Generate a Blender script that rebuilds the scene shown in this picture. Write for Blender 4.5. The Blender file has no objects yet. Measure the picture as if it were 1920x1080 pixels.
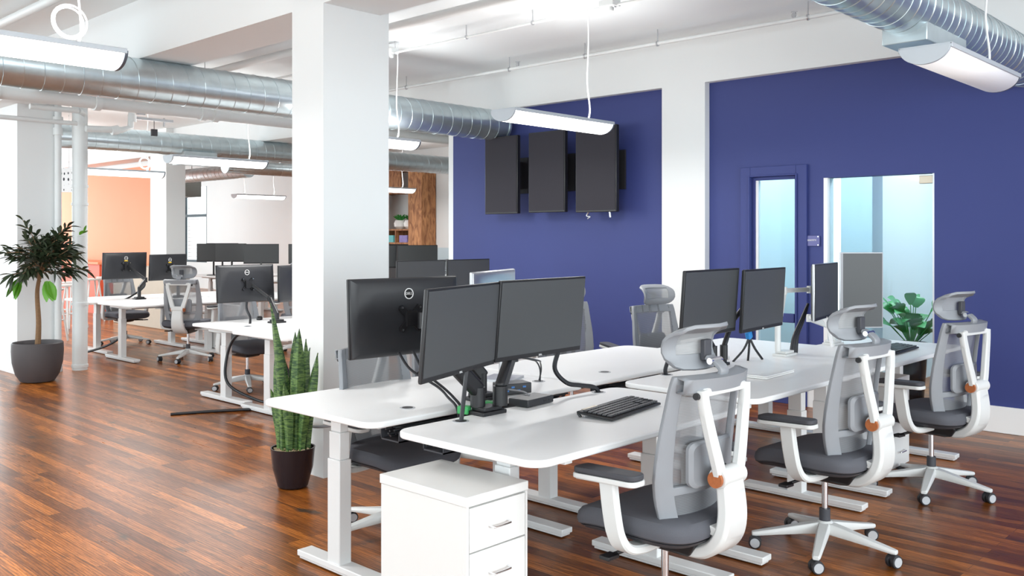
import bpy, bmesh, math, random
from mathutils import Vector, Matrix
C = bpy.context.scene.collection
R = math.radians
rnd = random.Random(7)

# ------------------------------------------------------------------ camera, world, lights, exposure
cam_d = bpy.data.cameras.new('camera'); cam = bpy.data.objects.new('camera', cam_d); C.objects.link(cam)
cam_d.sensor_width = 36; cam_d.lens = 1707/1920*36
cam_d.shift_y = -(540-445)/1920
cam_d.clip_end = 200
cam.location = (0, 0, 1.475); cam.rotation_euler = (R(90), 0, R(43.32))
bpy.context.scene.camera = cam
w = bpy.data.worlds.new('world'); bpy.context.scene.world = w; w.use_nodes = True
w.node_tree.nodes['Background'].inputs[0].default_value = (0.86, 0.96, 1, 1)
w.node_tree.nodes['Background'].inputs[1].default_value = 1.5
vs = bpy.context.scene.view_settings
vs.view_transform = 'Standard'; vs.look = 'None'; vs.gamma = 1; vs.use_curve_mapping = False
vs.exposure = 0.78
def area(name, loc, rot, sx, sy, e, col=(1, 1, 1)):
    l = bpy.data.lights.new(name, 'AREA'); l.shape = 'RECTANGLE'; l.size = sx; l.size_y = sy; l.energy = e; l.color = col
    o = bpy.data.objects.new(name, l); C.objects.link(o); o.location = loc; o.rotation_euler = rot
    return o
# added unseen area lights: daylight fill from behind, the side and the far end
area('rear_daylight_fill', (0.5, -3.6, 1.7), (R(90), 0, 0), 9.0, 2.6, 60, (0.90, 0.97, 1))
area('side_daylight_fill', (3.6, 2.5, 1.7), (R(90), 0, R(90)), 7.0, 2.6, 150, (0.90, 0.97, 1))
area('far_daylight_fill', (-14, 0.3, 1.8), (R(90), 0, 0), 13, 2.6, 100, (0.88, 0.96, 1))
area('far_left_daylight_fill', (-25.5, 5, 1.8), (R(90), 0, R(-90)), 9, 2.6, 420, (0.84, 0.96, 1))

# ------------------------------------------------------------------ materials
MATS = {}
def mat(name, col, rough=0.5, metal=0, spec=0.5, emit=None, es=0, noise=0.0, nscale=30, coat=0, bump=0.0):
    m = bpy.data.materials.new(name); m.use_nodes = True; MATS[name] = m
    nt = m.node_tree; b = nt.nodes['Principled BSDF']
    b.inputs['Base Color'].default_value = (*col, 1); b.inputs['Roughness'].default_value = rough
    b.inputs['Metallic'].default_value = metal; b.inputs['Specular IOR Level'].default_value = spec
    b.inputs['Coat Weight'].default_value = coat
    if emit: b.inputs['Emission Color'].default_value = (*emit, 1); b.inputs['Emission Strength'].default_value = es
    if noise or bump:
        tc = nt.nodes.new('ShaderNodeTexCoord'); n = nt.nodes.new('ShaderNodeTexNoise')
        n.inputs['Scale'].default_value = nscale; n.inputs['Detail'].default_value = 4
        nt.links.new(tc.outputs['Object'], n.inputs['Vector'])
        if noise:
            mx = nt.nodes.new('ShaderNodeMix'); mx.data_type = 'RGBA'
            mx.inputs[6].default_value = (*[c*(1-noise) for c in col], 1); mx.inputs[7].default_value = (*[min(1, c*(1+noise)) for c in col], 1)
            nt.links.new(n.outputs['Fac'], mx.inputs[0]); nt.links.new(mx.outputs[2], b.inputs['Base Color'])
        if bump:
            bp = nt.nodes.new('ShaderNodeBump'); bp.inputs['Strength'].default_value = bump; bp.inputs['Distance'].default_value = 0.01
            nt.links.new(n.outputs['Fac'], bp.inputs['Height']); nt.links.new(bp.outputs['Normal'], b.inputs['Normal'])
    return m
def srgb(r, g, b):
    f = lambda c: ((c/255+0.055)/1.055)**2.4 if c > 10 else c/255/12.92
    return (f(r), f(g), f(b))
white = mat('white_paint', (0.785, 0.808, 0.81), 0.7, noise=0.015, nscale=2)
ceilm = mat('ceiling_paint', (0.81, 0.85, 0.86), 0.85)
blue = mat('blue_paint', srgb(50, 61, 122), 0.62, noise=0.03, nscale=1.2)
orange = mat('orange_paint', srgb(242, 150, 108), 0.7, noise=0.04, nscale=1.5)
redor = mat('red_orange_paint', srgb(226, 95, 62), 0.6, noise=0.03, nscale=2)
desk_w = mat('white_laminate', (0.88, 0.885, 0.885), 0.38, spec=0.4, noise=0.01, nscale=3)
metal_w = mat('white_powder_coat', (0.74, 0.745, 0.745), 0.4, noise=0.01, nscale=20)
cab_w = mat('white_cabinet_paint', (0.80, 0.80, 0.785), 0.45, noise=0.01, nscale=5)
chair_w = mat('white_plastic', (0.67, 0.68, 0.672), 0.35, noise=0.01, nscale=20)
chair_g = mat('grey_plastic', srgb(138, 141, 146), 0.45, noise=0.02, nscale=20)
chair_d = mat('dark_grey_fabric', srgb(84, 85, 92), 0.85, noise=0.12, nscale=400, bump=0.1)
pad_d = mat('charcoal_pad', srgb(62, 63, 69), 0.6, noise=0.05, nscale=100)
black = mat('black_plastic', (0.012, 0.012, 0.014), 0.4, noise=0.05, nscale=50)
blackm = mat('matte_black', (0.02, 0.02, 0.024), 0.55, noise=0.05, nscale=50)
screen = mat('matte_screen', srgb(70, 72, 74), 0.42, spec=0.5, noise=0.01, nscale=2)
tvscr = mat('dark_screen', srgb(42, 39, 47), 0.5, spec=0.2, noise=0.01, nscale=2)
mback = mat('monitor_shell', srgb(44, 45, 49), 0.38, noise=0.02, nscale=10)
silver = mat('silver', (0.55, 0.56, 0.58), 0.3, 0.9, noise=0.02, nscale=20)
chrome = mat('chrome', (0.8, 0.8, 0.82), 0.12, 1, noise=0.01, nscale=20)
greyw = mat('caster_grey', srgb(178, 180, 184), 0.4, noise=0.02, nscale=40)
disc = mat('brown_wood_disc', srgb(168, 96, 52), 0.4, noise=0.25, nscale=90)
cablem = mat('black_cable', (0.015, 0.016, 0.02), 0.4, noise=0.02, nscale=30)
greycab = mat('grey_cable', (0.3, 0.3, 0.32), 0.5, noise=0.02, nscale=30)
cordw = mat('white_cord', (0.85, 0.85, 0.85), 0.5, noise=0.01, nscale=30)
potd = mat('dark_ceramic', (0.018, 0.014, 0.018), 0.22, noise=0.05, nscale=10)
potg = mat('charcoal_stoneware', srgb(74, 70, 72), 0.55, noise=0.08, nscale=12)
soil = mat('pale_bark_chips', srgb(176, 158, 128), 0.9, noise=0.5, nscale=120, bump=0.6)
soild = mat('dark_soil', srgb(70, 60, 52), 0.95, noise=0.4, nscale=80)
trunk = mat('trunk_bark', srgb(128, 98, 70), 0.85, noise=0.3, nscale=60)
leafd = mat('dark_leaf', srgb(52, 64, 44), 0.4, noise=0.35, nscale=9)
leafl = mat('lime_leaf', srgb(96, 158, 44), 0.4, noise=0.2, nscale=9)
leafg = mat('glossy_green_leaf', srgb(52, 140, 60), 0.3, noise=0.35, nscale=6)
pipew = mat('white_painted_pipe', (0.72, 0.75, 0.75), 0.4, noise=0.03, nscale=8)
lampg = mat('lamp_housing', srgb(188, 194, 200), 0.4, 0.2, noise=0.02, nscale=10)
lampdark = mat('lamp_trim', srgb(96, 102, 112), 0.4, 0.4, noise=0.02, nscale=10)
lampe = mat('lamp_diffuser', (0.9, 0.9, 0.9), 0.5, emit=(1, 0.99, 0.97), es=3.2)
lampo = mat('lamp_diffuser_dim', (0.88, 0.88, 0.9), 0.5, emit=(1, 0.99, 0.97), es=0.12)
basew = mat('baseboard_paint', (0.84, 0.84, 0.84), 0.45, noise=0.01, nscale=4)
roomblue = mat('pale_blue_paint', srgb(205, 222, 228), 0.7, noise=0.03, nscale=2)
paper = mat('wall_drawing_blue', srgb(176, 200, 220), 0.8, noise=0.04, nscale=3)
yellow = mat('yellow_tape', srgb(230, 190, 50), 0.5, noise=0.05, nscale=30)
greenm = mat('green_tape', srgb(60, 160, 90), 0.5, noise=0.05, nscale=30)
tealm = mat('teal_card', srgb(110, 200, 205), 0.6, noise=0.05, nscale=20)
purp = mat('purple_card', srgb(140, 130, 190), 0.6, noise=0.35, nscale=25)
brassm = mat('brushed_nickel', srgb(200, 190, 172), 0.35, 0.6, noise=0.08, nscale=200)
beige = mat('beige_panel', srgb(190, 180, 165), 0.7, noise=0.05, nscale=8)
acgrey = mat('heater_grey', srgb(120, 125, 122), 0.5, 0.3, noise=0.08, nscale=20)
letter = mat('white_lettering', (0.9, 0.9, 0.9), 0.5)
keym = mat('key_grey', (0.035, 0.036, 0.04), 0.45, noise=0.03, nscale=40)
framebk = mat('dark_window_frame', srgb(30, 45, 55), 0.4, noise=0.05, nscale=20)

def nodes(name):
    m = bpy.data.materials.new(name); m.use_nodes = True; MATS[name] = m
    nt = m.node_tree; return m, nt, nt.nodes['Principled BSDF'], nt.nodes.new, nt.links.new
def mixrgb(N, L, fac, a, b, blend='MIX'):
    x = N('ShaderNodeMix'); x.data_type = 'RGBA'; x.blend_type = blend
    for i, v in ((0, fac), (6, a), (7, b)):
        if isinstance(v, (int, float)): x.inputs[i].default_value = v
        elif isinstance(v, tuple): x.inputs[i].default_value = (*v, 1)
        else: L(v, x.inputs[i])
    return x.outputs[2]
def floor_mat():
    m, nt, b, N, L = nodes('oak_floor')
    tc = N('ShaderNodeTexCoord')
    br = N('ShaderNodeTexBrick'); br.offset = 0.37; br.offset_frequency = 2; br.squash = 1
    br.inputs['Scale'].default_value = 1; br.inputs['Mortar Size'].default_value = 0.0012; br.inputs['Mortar Smooth'].default_value = 0.3
    br.inputs['Brick Width'].default_value = 0.95; br.inputs['Row Height'].default_value = 0.070
    br.inputs['Color1'].default_value = (0, 0, 0, 1); br.inputs['Color2'].default_value = (1, 1, 1, 1); br.inputs['Mortar'].default_value = (0.3, 0.3, 0.3, 1)
    L(tc.outputs['Object'], br.inputs['Vector'])
    cr = N('ShaderNodeValToRGB'); L(br.outputs['Color'], cr.inputs[0])
    e = cr.color_ramp.elements
    e[0].color = (*srgb(112, 62, 24), 1); e[1].color = (*srgb(200, 126, 56), 1)
    for p, c in ((0.3, (142, 85, 34)), (0.55, (161, 98, 40)), (0.8, (177, 109, 46))):
        x = e.new(p); x.color = (*srgb(*c), 1)
    # long grain
    mp = N('ShaderNodeMapping'); mp.inputs['Scale'].default_value = (1.6, 26, 1); L(tc.outputs['Object'], mp.inputs['Vector'])
    # offset the grain per board
    add = N('ShaderNodeVectorMath'); add.operation = 'MULTIPLY_ADD'; L(br.outputs['Color'], add.inputs[0]); add.inputs[1].default_value = (37, 11, 5); L(mp.outputs[0], add.inputs[2])
    n1 = N('ShaderNodeTexNoise'); n1.inputs['Scale'].default_value = 1.5; n1.inputs['Detail'].default_value = 6; n1.inputs['Roughness'].default_value = 0.65; n1.inputs['Distortion'].default_value = 1.2
    L(add.outputs[0], n1.inputs['Vector'])
    g = N('ShaderNodeValToRGB'); L(n1.outputs['Fac'], g.inputs[0]); g.color_ramp.elements[0].position = 0.36; g.color_ramp.elements[1].position = 0.6
    g.color_ramp.elements[0].color = (0.38, 0.33, 0.27, 1); g.color_ramp.elements[1].color = (1, 1, 1, 1)
    c1 = mixrgb(N, L, 0.75, cr.outputs[0], g.outputs[0], 'MULTIPLY')
    # cathedral rings
    mp2 = N('ShaderNodeMapping'); mp2.inputs['Scale'].default_value = (1.3, 10, 1); L(tc.outputs['Object'], mp2.inputs['Vector'])
    add2 = N('ShaderNodeVectorMath'); add2.operation = 'MULTIPLY_ADD'; L(br.outputs['Color'], add2.inputs[0]); add2.inputs[1].default_value = (13, 29, 3); L(mp2.outputs[0], add2.inputs[2])
    wv = N('ShaderNodeTexWave'); wv.wave_type = 'RINGS'; wv.inputs['Scale'].default_value = 2.2; wv.inputs['Distortion'].default_value = 5; wv.inputs['Detail'].default_value = 3; wv.inputs['Detail Scale'].default_value = 1.2
    L(add2.outputs[0], wv.inputs['Vector'])
    g2 = N('ShaderNodeValToRGB'); L(wv.outputs['Fac'], g2.inputs[0]); g2.color_ramp.elements[0].position = 0.02; g2.color_ramp.elements[1].position = 0.3
    g2.color_ramp.elements[0].color = (0.42, 0.36, 0.30, 1); g2.color_ramp.elements[1].color = (1, 1, 1, 1)
    c2 = mixrgb(N, L, 0.8, c1, g2.outputs[0], 'MULTIPLY')
    mp5 = N('ShaderNodeMapping'); mp5.inputs['Scale'].default_value = (6, 80, 1); L(tc.outputs['Object'], mp5.inputs['Vector'])
    n5 = N('ShaderNodeTexNoise'); n5.inputs['Scale'].default_value = 1; n5.inputs['Detail'].default_value = 4; n5.inputs['Roughness'].default_value = 0.7; n5.inputs['Distortion'].default_value = 1.6; L(mp5.outputs[0], n5.inputs['Vector'])
    g5 = N('ShaderNodeValToRGB'); L(n5.outputs['Fac'], g5.inputs[0]); g5.color_ramp.elements[0].position = 0.38; g5.color_ramp.elements[1].position = 0.56
    g5.color_ramp.elements[0].color = (0.30, 0.24, 0.18, 1); g5.color_ramp.elements[1].color = (1, 1, 1, 1)
    c2 = mixrgb(N, L, 0.6, c2, g5.outputs[0], 'MULTIPLY')
    # broad worn patches and dark knots
    n3 = N('ShaderNodeTexNoise'); n3.inputs['Scale'].default_value = 1.1; n3.inputs['Detail'].default_value = 3; L(tc.outputs['Object'], n3.inputs['Vector'])
    c3 = mixrgb(N, L, n3.outputs['Fac'], (0.95, 0.92, 0.90), (1.55, 1.42, 1.25))
    c4 = mixrgb(N, L, 1.0, c2, c3, 'MULTIPLY')
    mp4 = N('ShaderNodeMapping'); mp4.inputs['Scale'].default_value = (3, 7, 1); L(tc.outputs['Object'], mp4.inputs['Vector'])
    n4 = N('ShaderNodeTexNoise'); n4.inputs['Scale'].default_value = 1; n4.inputs['Detail'].default_value = 4; L(mp4.outputs[0], n4.inputs['Vector'])
    k = N('ShaderNodeValToRGB'); L(n4.outputs['Fac'], k.inputs[0]); k.color_ramp.elements[0].position = 0.62; k.color_ramp.elements[1].position = 0.74
    c5 = mixrgb(N, L, k.outputs[0], c4, (0.06, 0.035, 0.02))
    mo = N('ShaderNodeMath'); mo.operation = 'MULTIPLY'; L(br.outputs['Fac'], mo.inputs[0]); mo.inputs[1].default_value = 0.75
    c6 = mixrgb(N, L, mo.outputs[0], c5, (0.02, 0.012, 0.008))
    L(c6, b.inputs['Base Color'])
    rr = N('ShaderNodeMapRange'); L(n1.outputs['Fac'], rr.inputs[0]); rr.inputs[3].default_value = 0.34; rr.inputs[4].default_value = 0.24; L(rr.outputs[0], b.inputs['Roughness'])
    b.inputs['Specular IOR Level'].default_value = 0.30
    bp = N('ShaderNodeBump'); bp.inputs['Strength'].default_value = 0.05; bp.inputs['Distance'].default_value = 0.003
    L(n1.outputs['Fac'], bp.inputs['Height']); L(bp.outputs[0], b.inputs['Normal'])
    return m
floorm = floor_mat()
def wood_mat(name, c1, c2, sc):
    m, nt, b, N, L = nodes(name)
    tc = N('ShaderNodeTexCoord'); mp = N('ShaderNodeMapping'); mp.inputs['Scale'].default_value = sc; L(tc.outputs['Object'], mp.inputs['Vector'])
    n = N('ShaderNodeTexNoise'); n.inputs['Scale'].default_value = 3; n.inputs['Detail'].default_value = 5; n.inputs['Distortion'].default_value = 1.5; L(mp.outputs[0], n.inputs['Vector'])
    r = N('ShaderNodeValToRGB'); L(n.outputs['Fac'], r.inputs[0]); r.color_ramp.elements[0].position = 0.35; r.color_ramp.elements[1].position = 0.62
    r.color_ramp.elements[0].color = (*c1, 1); r.color_ramp.elements[1].color = (*c2, 1); L(r.outputs[0], b.inputs['Base Color']); b.inputs['Roughness'].default_value = 0.6
    return m
osb = wood_mat('brown_veneer', srgb(130, 80, 46), srgb(196, 140, 92), (4, 4, 1))
def duct_mat():
    m, nt, b, N, L = nodes('galvanised_steel')
    tc = N('ShaderNodeTexCoord'); n = N('ShaderNodeTexNoise'); n.inputs['Scale'].default_value = 9; n.inputs['Detail'].default_value = 4; L(tc.outputs['Object'], n.inputs['Vector'])
    c = mixrgb(N, L, n.outputs['Fac'], (0.46, 0.53, 0.56), (0.66, 0.75, 0.78)); L(c, b.inputs['Base Color'])
    b.inputs['Metallic'].default_value = 0.82; b.inputs['Roughness'].default_value = 0.3
    return m
ductm = duct_mat()
def mesh_mat(name, col, sc, fill=0.62):
    m, nt, b, N, L = nodes(name); b.inputs['Base Color'].default_value = (*col, 1); b.inputs['Roughness'].default_value = 0.8
    tc = N('ShaderNodeTexCoord'); wv = N('ShaderNodeTexWave'); wv.bands_direction = 'Z'; wv.inputs['Scale'].default_value = sc; wv.inputs['Distortion'].default_value = 0.3
    L(tc.outputs['Object'], wv.inputs['Vector'])
    mr = N('ShaderNodeMapRange'); L(wv.outputs['Fac'], mr.inputs[0]); mr.inputs[3].default_value = fill-0.12; mr.inputs[4].default_value = fill+0.14; mr.clamp = True
    tr = N('ShaderNodeBsdfTransparent'); mx = N('ShaderNodeMixShader'); L(mr.outputs[0], mx.inputs[0]); L(tr.outputs[0], mx.inputs[1]); L(b.outputs[0], mx.inputs[2])
    L(mx.outputs[0], nt.nodes['Material Output'].inputs['Surface'])
    return m
meshm = mesh_mat('grey_chair_mesh', srgb(138, 140, 144), 55, 0.68)
meshh = mesh_mat('headrest_mesh', srgb(150, 152, 154), 60, 0.84)
def glass_mat():
    m, nt, b, N, L = nodes('blue_tinted_glass')
    tr = N('ShaderNodeBsdfTransparent'); tr.inputs[0].default_value = (0.80, 0.92, 0.95, 1)
    gl = N('ShaderNodeBsdfGlossy'); gl.inputs['Roughness'].default_value = 0.03; gl.inputs[0].default_value = (0.8, 0.9, 1, 1)
    lw = N('ShaderNodeLayerWeight'); lw.inputs[0].default_value = 0.25
    mx = N('ShaderNodeMixShader'); L(lw.outputs['Fresnel'], mx.inputs[0]); L(tr.outputs[0], mx.inputs[1]); L(gl.outputs[0], mx.inputs[2])
    L(mx.outputs[0], nt.nodes['Material Output'].inputs['Surface'])
    return m
glass = glass_mat()
def snake_mat():
    m, nt, b, N, L = nodes('banded_snake_leaf')
    tc = N('ShaderNodeTexCoord'); mp = N('ShaderNodeMapping'); mp.inputs['Scale'].default_value = (14, 14, 60); L(tc.outputs['Object'], mp.inputs['Vector'])
    n = N('ShaderNodeTexNoise'); n.inputs['Scale'].default_value = 1.6; n.inputs['Detail'].default_value = 3; n.inputs['Distortion'].default_value = 1; L(mp.outputs[0], n.inputs['Vector'])
    r = N('ShaderNodeValToRGB'); L(n.outputs['Fac'], r.inputs[0]); r.color_ramp.elements[0].position = 0.42; r.color_ramp.elements[1].position = 0.6
    r.color_ramp.elements[0].color = (*srgb(36, 70, 36), 1); r.color_ramp.elements[1].color = (*srgb(98, 128, 66), 1); L(r.outputs[0], b.inputs['Base Color']); b.inputs['Roughness'].default_value = 0.4
    return m
snakem = snake_mat()
def dots_mat():
    m, nt, b, N, L = nodes('spotted_print')
    tc = N('ShaderNodeTexCoord'); mp = N('ShaderNodeMapping'); mp.inputs['Scale'].default_value = (24, 24, 13); L(tc.outputs['Object'], mp.inputs['Vector'])
    v = N('ShaderNodeTexVoronoi'); v.inputs['Scale'].default_value = 1; v.inputs['Randomness'].default_value = 0.35; L(mp.outputs[0], v.inputs['Vector'])
    r = N('ShaderNodeValToRGB'); L(v.outputs['Distance'], r.inputs[0]); r.color_ramp.elements[0].position = 0.27; r.color_ramp.elements[1].position = 0.32
    r.color_ramp.elements[0].color = (0.01, 0.01, 0.02, 1); r.color_ramp.elements[1].color = (0.85, 0.85, 0.85, 1); L(r.outputs[0], b.inputs['Base Color'])
    return m
dotsm = dots_mat()

# ------------------------------------------------------------------ mesh helpers
class MB:
    def __init__(s): s.bm = bmesh.new()
    def box(s, c, d, rot=None):
        M = Matrix.Translation(c) @ (rot.to_4x4() if rot else Matrix()) @ Matrix.Diagonal((*d, 1))
        bmesh.ops.create_cube(s.bm, size=1, matrix=M); return s
    def bb(s, x0, x1, y0, y1, z0, z1): return s.box(((x0+x1)/2, (y0+y1)/2, (z0+z1)/2), (abs(x1-x0), abs(y1-y0), abs(z1-z0)))
    def cyl(s, p0, p1, r0, r1=None, n=24):
        p0, p1 = Vector(p0), Vector(p1); d = p1-p0; r1 = r0 if r1 is None else r1
        M = Matrix.Translation((p0+p1)/2) @ d.to_track_quat('Z', 'Y').to_matrix().to_4x4()
        bmesh.ops.create_cone(s.bm, cap_ends=True, segments=n, radius1=max(r0, 1e-4), radius2=max(r1, 1e-4), depth=d.length, matrix=M); return s
    def rings(s, rings, cap=True, closed=True):
        vr = [[s.bm.verts.new(p) for p in r] for r in rings]; n = len(vr[0])
        for a, b in zip(vr, vr[1:]):
            for i in range(n if closed else n-1):
                j = (i+1) % n
                try: s.bm.faces.new((a[i], a[j], b[j], b[i]))
                except ValueError: pass
        if cap and closed:
            s.bm.faces.new(vr[0][::-1]); s.bm.faces.new(vr[-1])
        return s
    def tube(s, pts, r, n=10):
        pts = [Vector(p) for p in pts]; rings = []; up = None
        for i, p in enumerate(pts):
            t = (pts[min(i+1, len(pts)-1)]-pts[max(i-1, 0)]).normalized()
            if up is None: up = t.orthogonal().normalized()
            up = (up-t*up.dot(t)).normalized(); q = t.cross(up); rr = r[i] if isinstance(r, (list, tuple)) else r
            rings.append([p+(up*math.cos(a)+q*math.sin(a))*rr for a in [2*math.pi*k/n for k in range(n)]])
        return s.rings(rings)
    def sweep(s, pts, wx, th):   # rectangular section, width along local x, path in any plane containing x offset
        rings = []
        for i, p in enumerate(pts):
            p = Vector(p); t = (Vector(pts[min(i+1, len(pts)-1)])-Vector(pts[max(i-1, 0)])).normalized()
            X = Vector((1, 0, 0)); X = (X-t*X.dot(t)); X = X.normalized() if X.length > 1e-3 else Vector((0, 1, 0)); q = t.cross(X).normalized()
            a = (wx[i] if isinstance(wx, (list, tuple)) else wx)/2; b = (th[i] if isinstance(th, (list, tuple)) else th)/2
            rings.append([p+X*a*cx+q*b*cy for cx, cy in ((.8, 1), (1, .6), (1, -.6), (.8, -1), (-.8, -1), (-1, -.6), (-1, .6), (-.8, 1))])
        return s.rings(rings)
    def lathe(s, prof, c=(0, 0, 0), n=36):
        c = Vector(c)
        return s.rings([[c+Vector((math.cos(2*math.pi*k/n)*r, math.sin(2*math.pi*k/n)*r, z)) for k in range(n)] for r, z in prof])
    def prism(s, poly, z0, z1):
        a = [s.bm.verts.new((x, y, z0)) for x, y in poly]; b = [s.bm.verts.new((x, y, z1)) for x, y in poly]
        s.bm.faces.new(a[::-1]); s.bm.faces.new(b)
        for i in range(len(a)): s.bm.faces.new((a[i], a[(i+1) % len(a)], b[(i+1) % len(a)], b[i]))
        return s
    def quad(s, *p): s.bm.faces.new([s.bm.verts.new(q) for q in p]); return s
    def build(s, name, m, parent=None, bevel=0, seg=2, loc=None, rot=None, solid=0, sub=0):
        bmesh.ops.recalc_face_normals(s.bm, faces=s.bm.faces)
        for f in s.bm.faces: f.smooth = True
        for e in s.bm.edges:
            if len(e.link_faces) == 2 and e.calc_face_angle(0) > R(35): e.smooth = False
        me = bpy.data.meshes.new(name); s.bm.to_mesh(me); s.bm.free(); me.materials.append(m)
        o = bpy.data.objects.new(name, me); C.objects.link(o)
        if parent: o.parent = parent
        if loc: o.location = loc
        if rot: o.rotation_euler = rot
        if solid: q = o.modifiers.new('solid', 'SOLIDIFY'); q.thickness = solid; q.offset = 0
        if sub: q = o.modifiers.new('sub', 'SUBSURF'); q.levels = sub; q.render_levels = sub
        if bevel: q = o.modifiers.new('bevel', 'BEVEL'); q.width = bevel; q.segments = seg; q.limit_method = 'ANGLE'; q.angle_limit = R(40)
        return o
def rrect(x0, x1, y0, y1, r, n=6):
    out = []
    for cx, cy, a0 in ((x1-r, y1-r, 0), (x0+r, y1-r, 90), (x0+r, y0+r, 180), (x1-r, y0+r, 270)):
        for k in range(n+1): a = R(a0+90*k/n); out.append((cx+r*math.cos(a), cy+r*math.sin(a)))
    return out
def smooth(pts, n=8):
    P = [Vector(p) for p in pts]; P = [2*P[0]-P[1]]+P+[2*P[-1]-P[-2]]; out = []
    for i in range(1, len(P)-2):
        for k in range(n):
            t = k/n; a, b, c, d = P[i-1:i+3]
            out.append(0.5*((2*b)+(c-a)*t+(2*a-5*b+4*c-d)*t*t+(3*b-a-3*c+d)*t*t*t))
    out.append(P[-2]); return out
def tag(o, label, cat, group=None):
    o['label'] = label; o['category'] = cat
    if group: o['group'] = group
    return o
def thing(name, label, cat, loc=(0, 0, 0), rz=0, group=None):
    o = bpy.data.objects.new(name, None); C.objects.link(o); o.location = loc; o.rotation_euler = (0, 0, rz); o.empty_display_size = 0.1
    return tag(o, label, cat, group)
def struct(o): o['kind'] = 'structure'; return o
def copy_tree(o, parent=None):
    c = o.copy(); C.objects.link(c)
    if parent: c.parent = parent
    for ch in list(o.children): copy_tree(ch, c)
    return c
def dup(root, label, loc, rz=0, scale=None, group=None):
    c = copy_tree(root); c['label'] = label; c.location = loc; c.rotation_euler = (0, 0, rz)
    if scale: c.scale = scale
    if group: c['group'] = group
    return c
def cable(label, pts, r=0.006, m=None, group=None, name='cable', cat='cable'):
    o = MB().tube(smooth(pts), r, 8).build(name, m or cablem); return tag(o, label, cat, group)

# ------------------------------------------------------------------ the room
CE = 3.38; WY = 7.53; BY = 13.0
struct(MB().bb(-27, 5, -4, BY+.2, -0.1, 0).build('floor', floorm))
struct(MB().bb(-27, 5, -4, BY+.2, CE, CE+0.15).build('ceiling', ceilm))
# blue wall with a door opening and a glazed opening
def wallpieces(name, m, y0, y1, pieces):
    b = MB()
    for x0, x1, z0, z1 in pieces: b.bb(x0, x1, y0, y1, z0, z1)
    return struct(b.build(name, m))
wallpieces('wall_blue', blue, WY, WY+.12, [(-8.08, -5.0, 0, 2.95), (-4.55, -4.10, 0, 2.95), (-4.10, -3.66, 2.02, 2.95), (-3.66, -3.42, 0, 2.95), (-3.42, -2.51, 1.985, 2.95), (-2.51, 3.0, 0, 2.95)])
b = MB().bb(-8.08, 3.0, WY-.08, WY+.12, 2.93, CE); b.bb(-5.02, -4.54, WY-.08, WY+.12, 0, 2.93); b.bb(-8.16, -8.08, WY, WY+.12, 0, CE)
struct(b.build('wall_white_frame', white))
struct(MB().bb(-8.16, -8.02, WY+.12, 9.0, 0, CE).build('wall_return', white))
b = MB().bb(-2.51, 3, WY-.018, WY, 0, .2).bb(-8.08, -5.02, WY-.018, WY, 0, .2)
struct(b.build('baseboard_blue', basew, bevel=.004))
struct(MB().bb(-3.66, -3.42, WY-.018, WY, 0, .2).bb(-4.54, -4.19, WY-.018, WY, 0, .2).build('baseboard_blue_door', basew, bevel=.004))
# conference room behind the glass
struct(MB().bb(-4.6, 0.4, 10.6, 10.7, 0, CE).bb(-4.9, -4.8, WY+.12, 10.7, 0, CE).bb(0.3, 0.4, WY+.12, 10.7, 0, CE).build('wall_conference', roomblue))
struct(MB().bb(-3.5, -3.4, 8.78, 10.6, 0, CE).build('wall_conference_partition', white))
area('conference_light', (-2.4, 9.2, 3.3), (0, 0, 0), 2.5, 1.6, 76, (0.95, 0.97, 1))
area('conference_light', (-4.1, 9.2, 3.3), (0, 0, 0), .8, 1.6, 30, (0.95, 0.97, 1))
# door: blue casing, slab with full glass
d = MB().bb(-4.20, -4.10, WY-.03, WY, 0, 2.11).bb(-3.66, -3.56, WY-.03, WY, 0, 2.11).bb(-4.10, -3.66, WY-.03, WY, 2.02, 2.11).bb(-4.115, -4.10, WY-.045, WY-.03, 0, 2.035).bb(-3.66, -3.645, WY-.045, WY-.03, 0, 2.035).bb(-4.10, -3.66, WY-.045, WY-.03, 2.02, 2.035)
door = struct(d.build('door_1', blue, bevel=.004))
MB().bb(-4.10, -4.07, WY+.01, WY+.05, 0, 2.02).bb(-3.69, -3.66, WY+.01, WY+.05, 0, 2.02).bb(-4.07, -3.69, WY+.01, WY+.05, 1.99, 2.02).bb(-4.07, -3.69, WY+.01, WY+.05, 0, 0.3).build('door_frame', blue, door, bevel=.003)
MB().bb(-4.07, -3.69, WY+.025, WY+.033, 0.3, 1.99).build('door_glass', glass, door)
MB().bb(-4.07, -4.045, WY+.02, WY+.06, .3, 1.99).build('glazing_bead', basew, door)
MB().bb(-4.07, -3.69, WY-.0, WY+.04, .72, .80).build('push_bar', blue, door, bevel=.006)
win = struct(MB().bb(-3.42, -2.51, WY+.04, WY+.052, 0.02, 1.985).build('window_1', glass))
MB().bb(-3.42, -3.385, WY+.0, WY+.12, 0, 1.985).build('window_frame', basew, win)
MB().bb(-3.42, -2.51, WY+.02, WY+.07, 0, .03).bb(-2.53, -2.51, WY+.02, WY+.07, 0, 1.985).build('bottom_rail', silver, win)
MB().bb(-2.635, -2.525, WY+.02, WY+.07, 1.905, 1.97).build('patch_fitting', brassm, win, bevel=.004)
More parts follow.
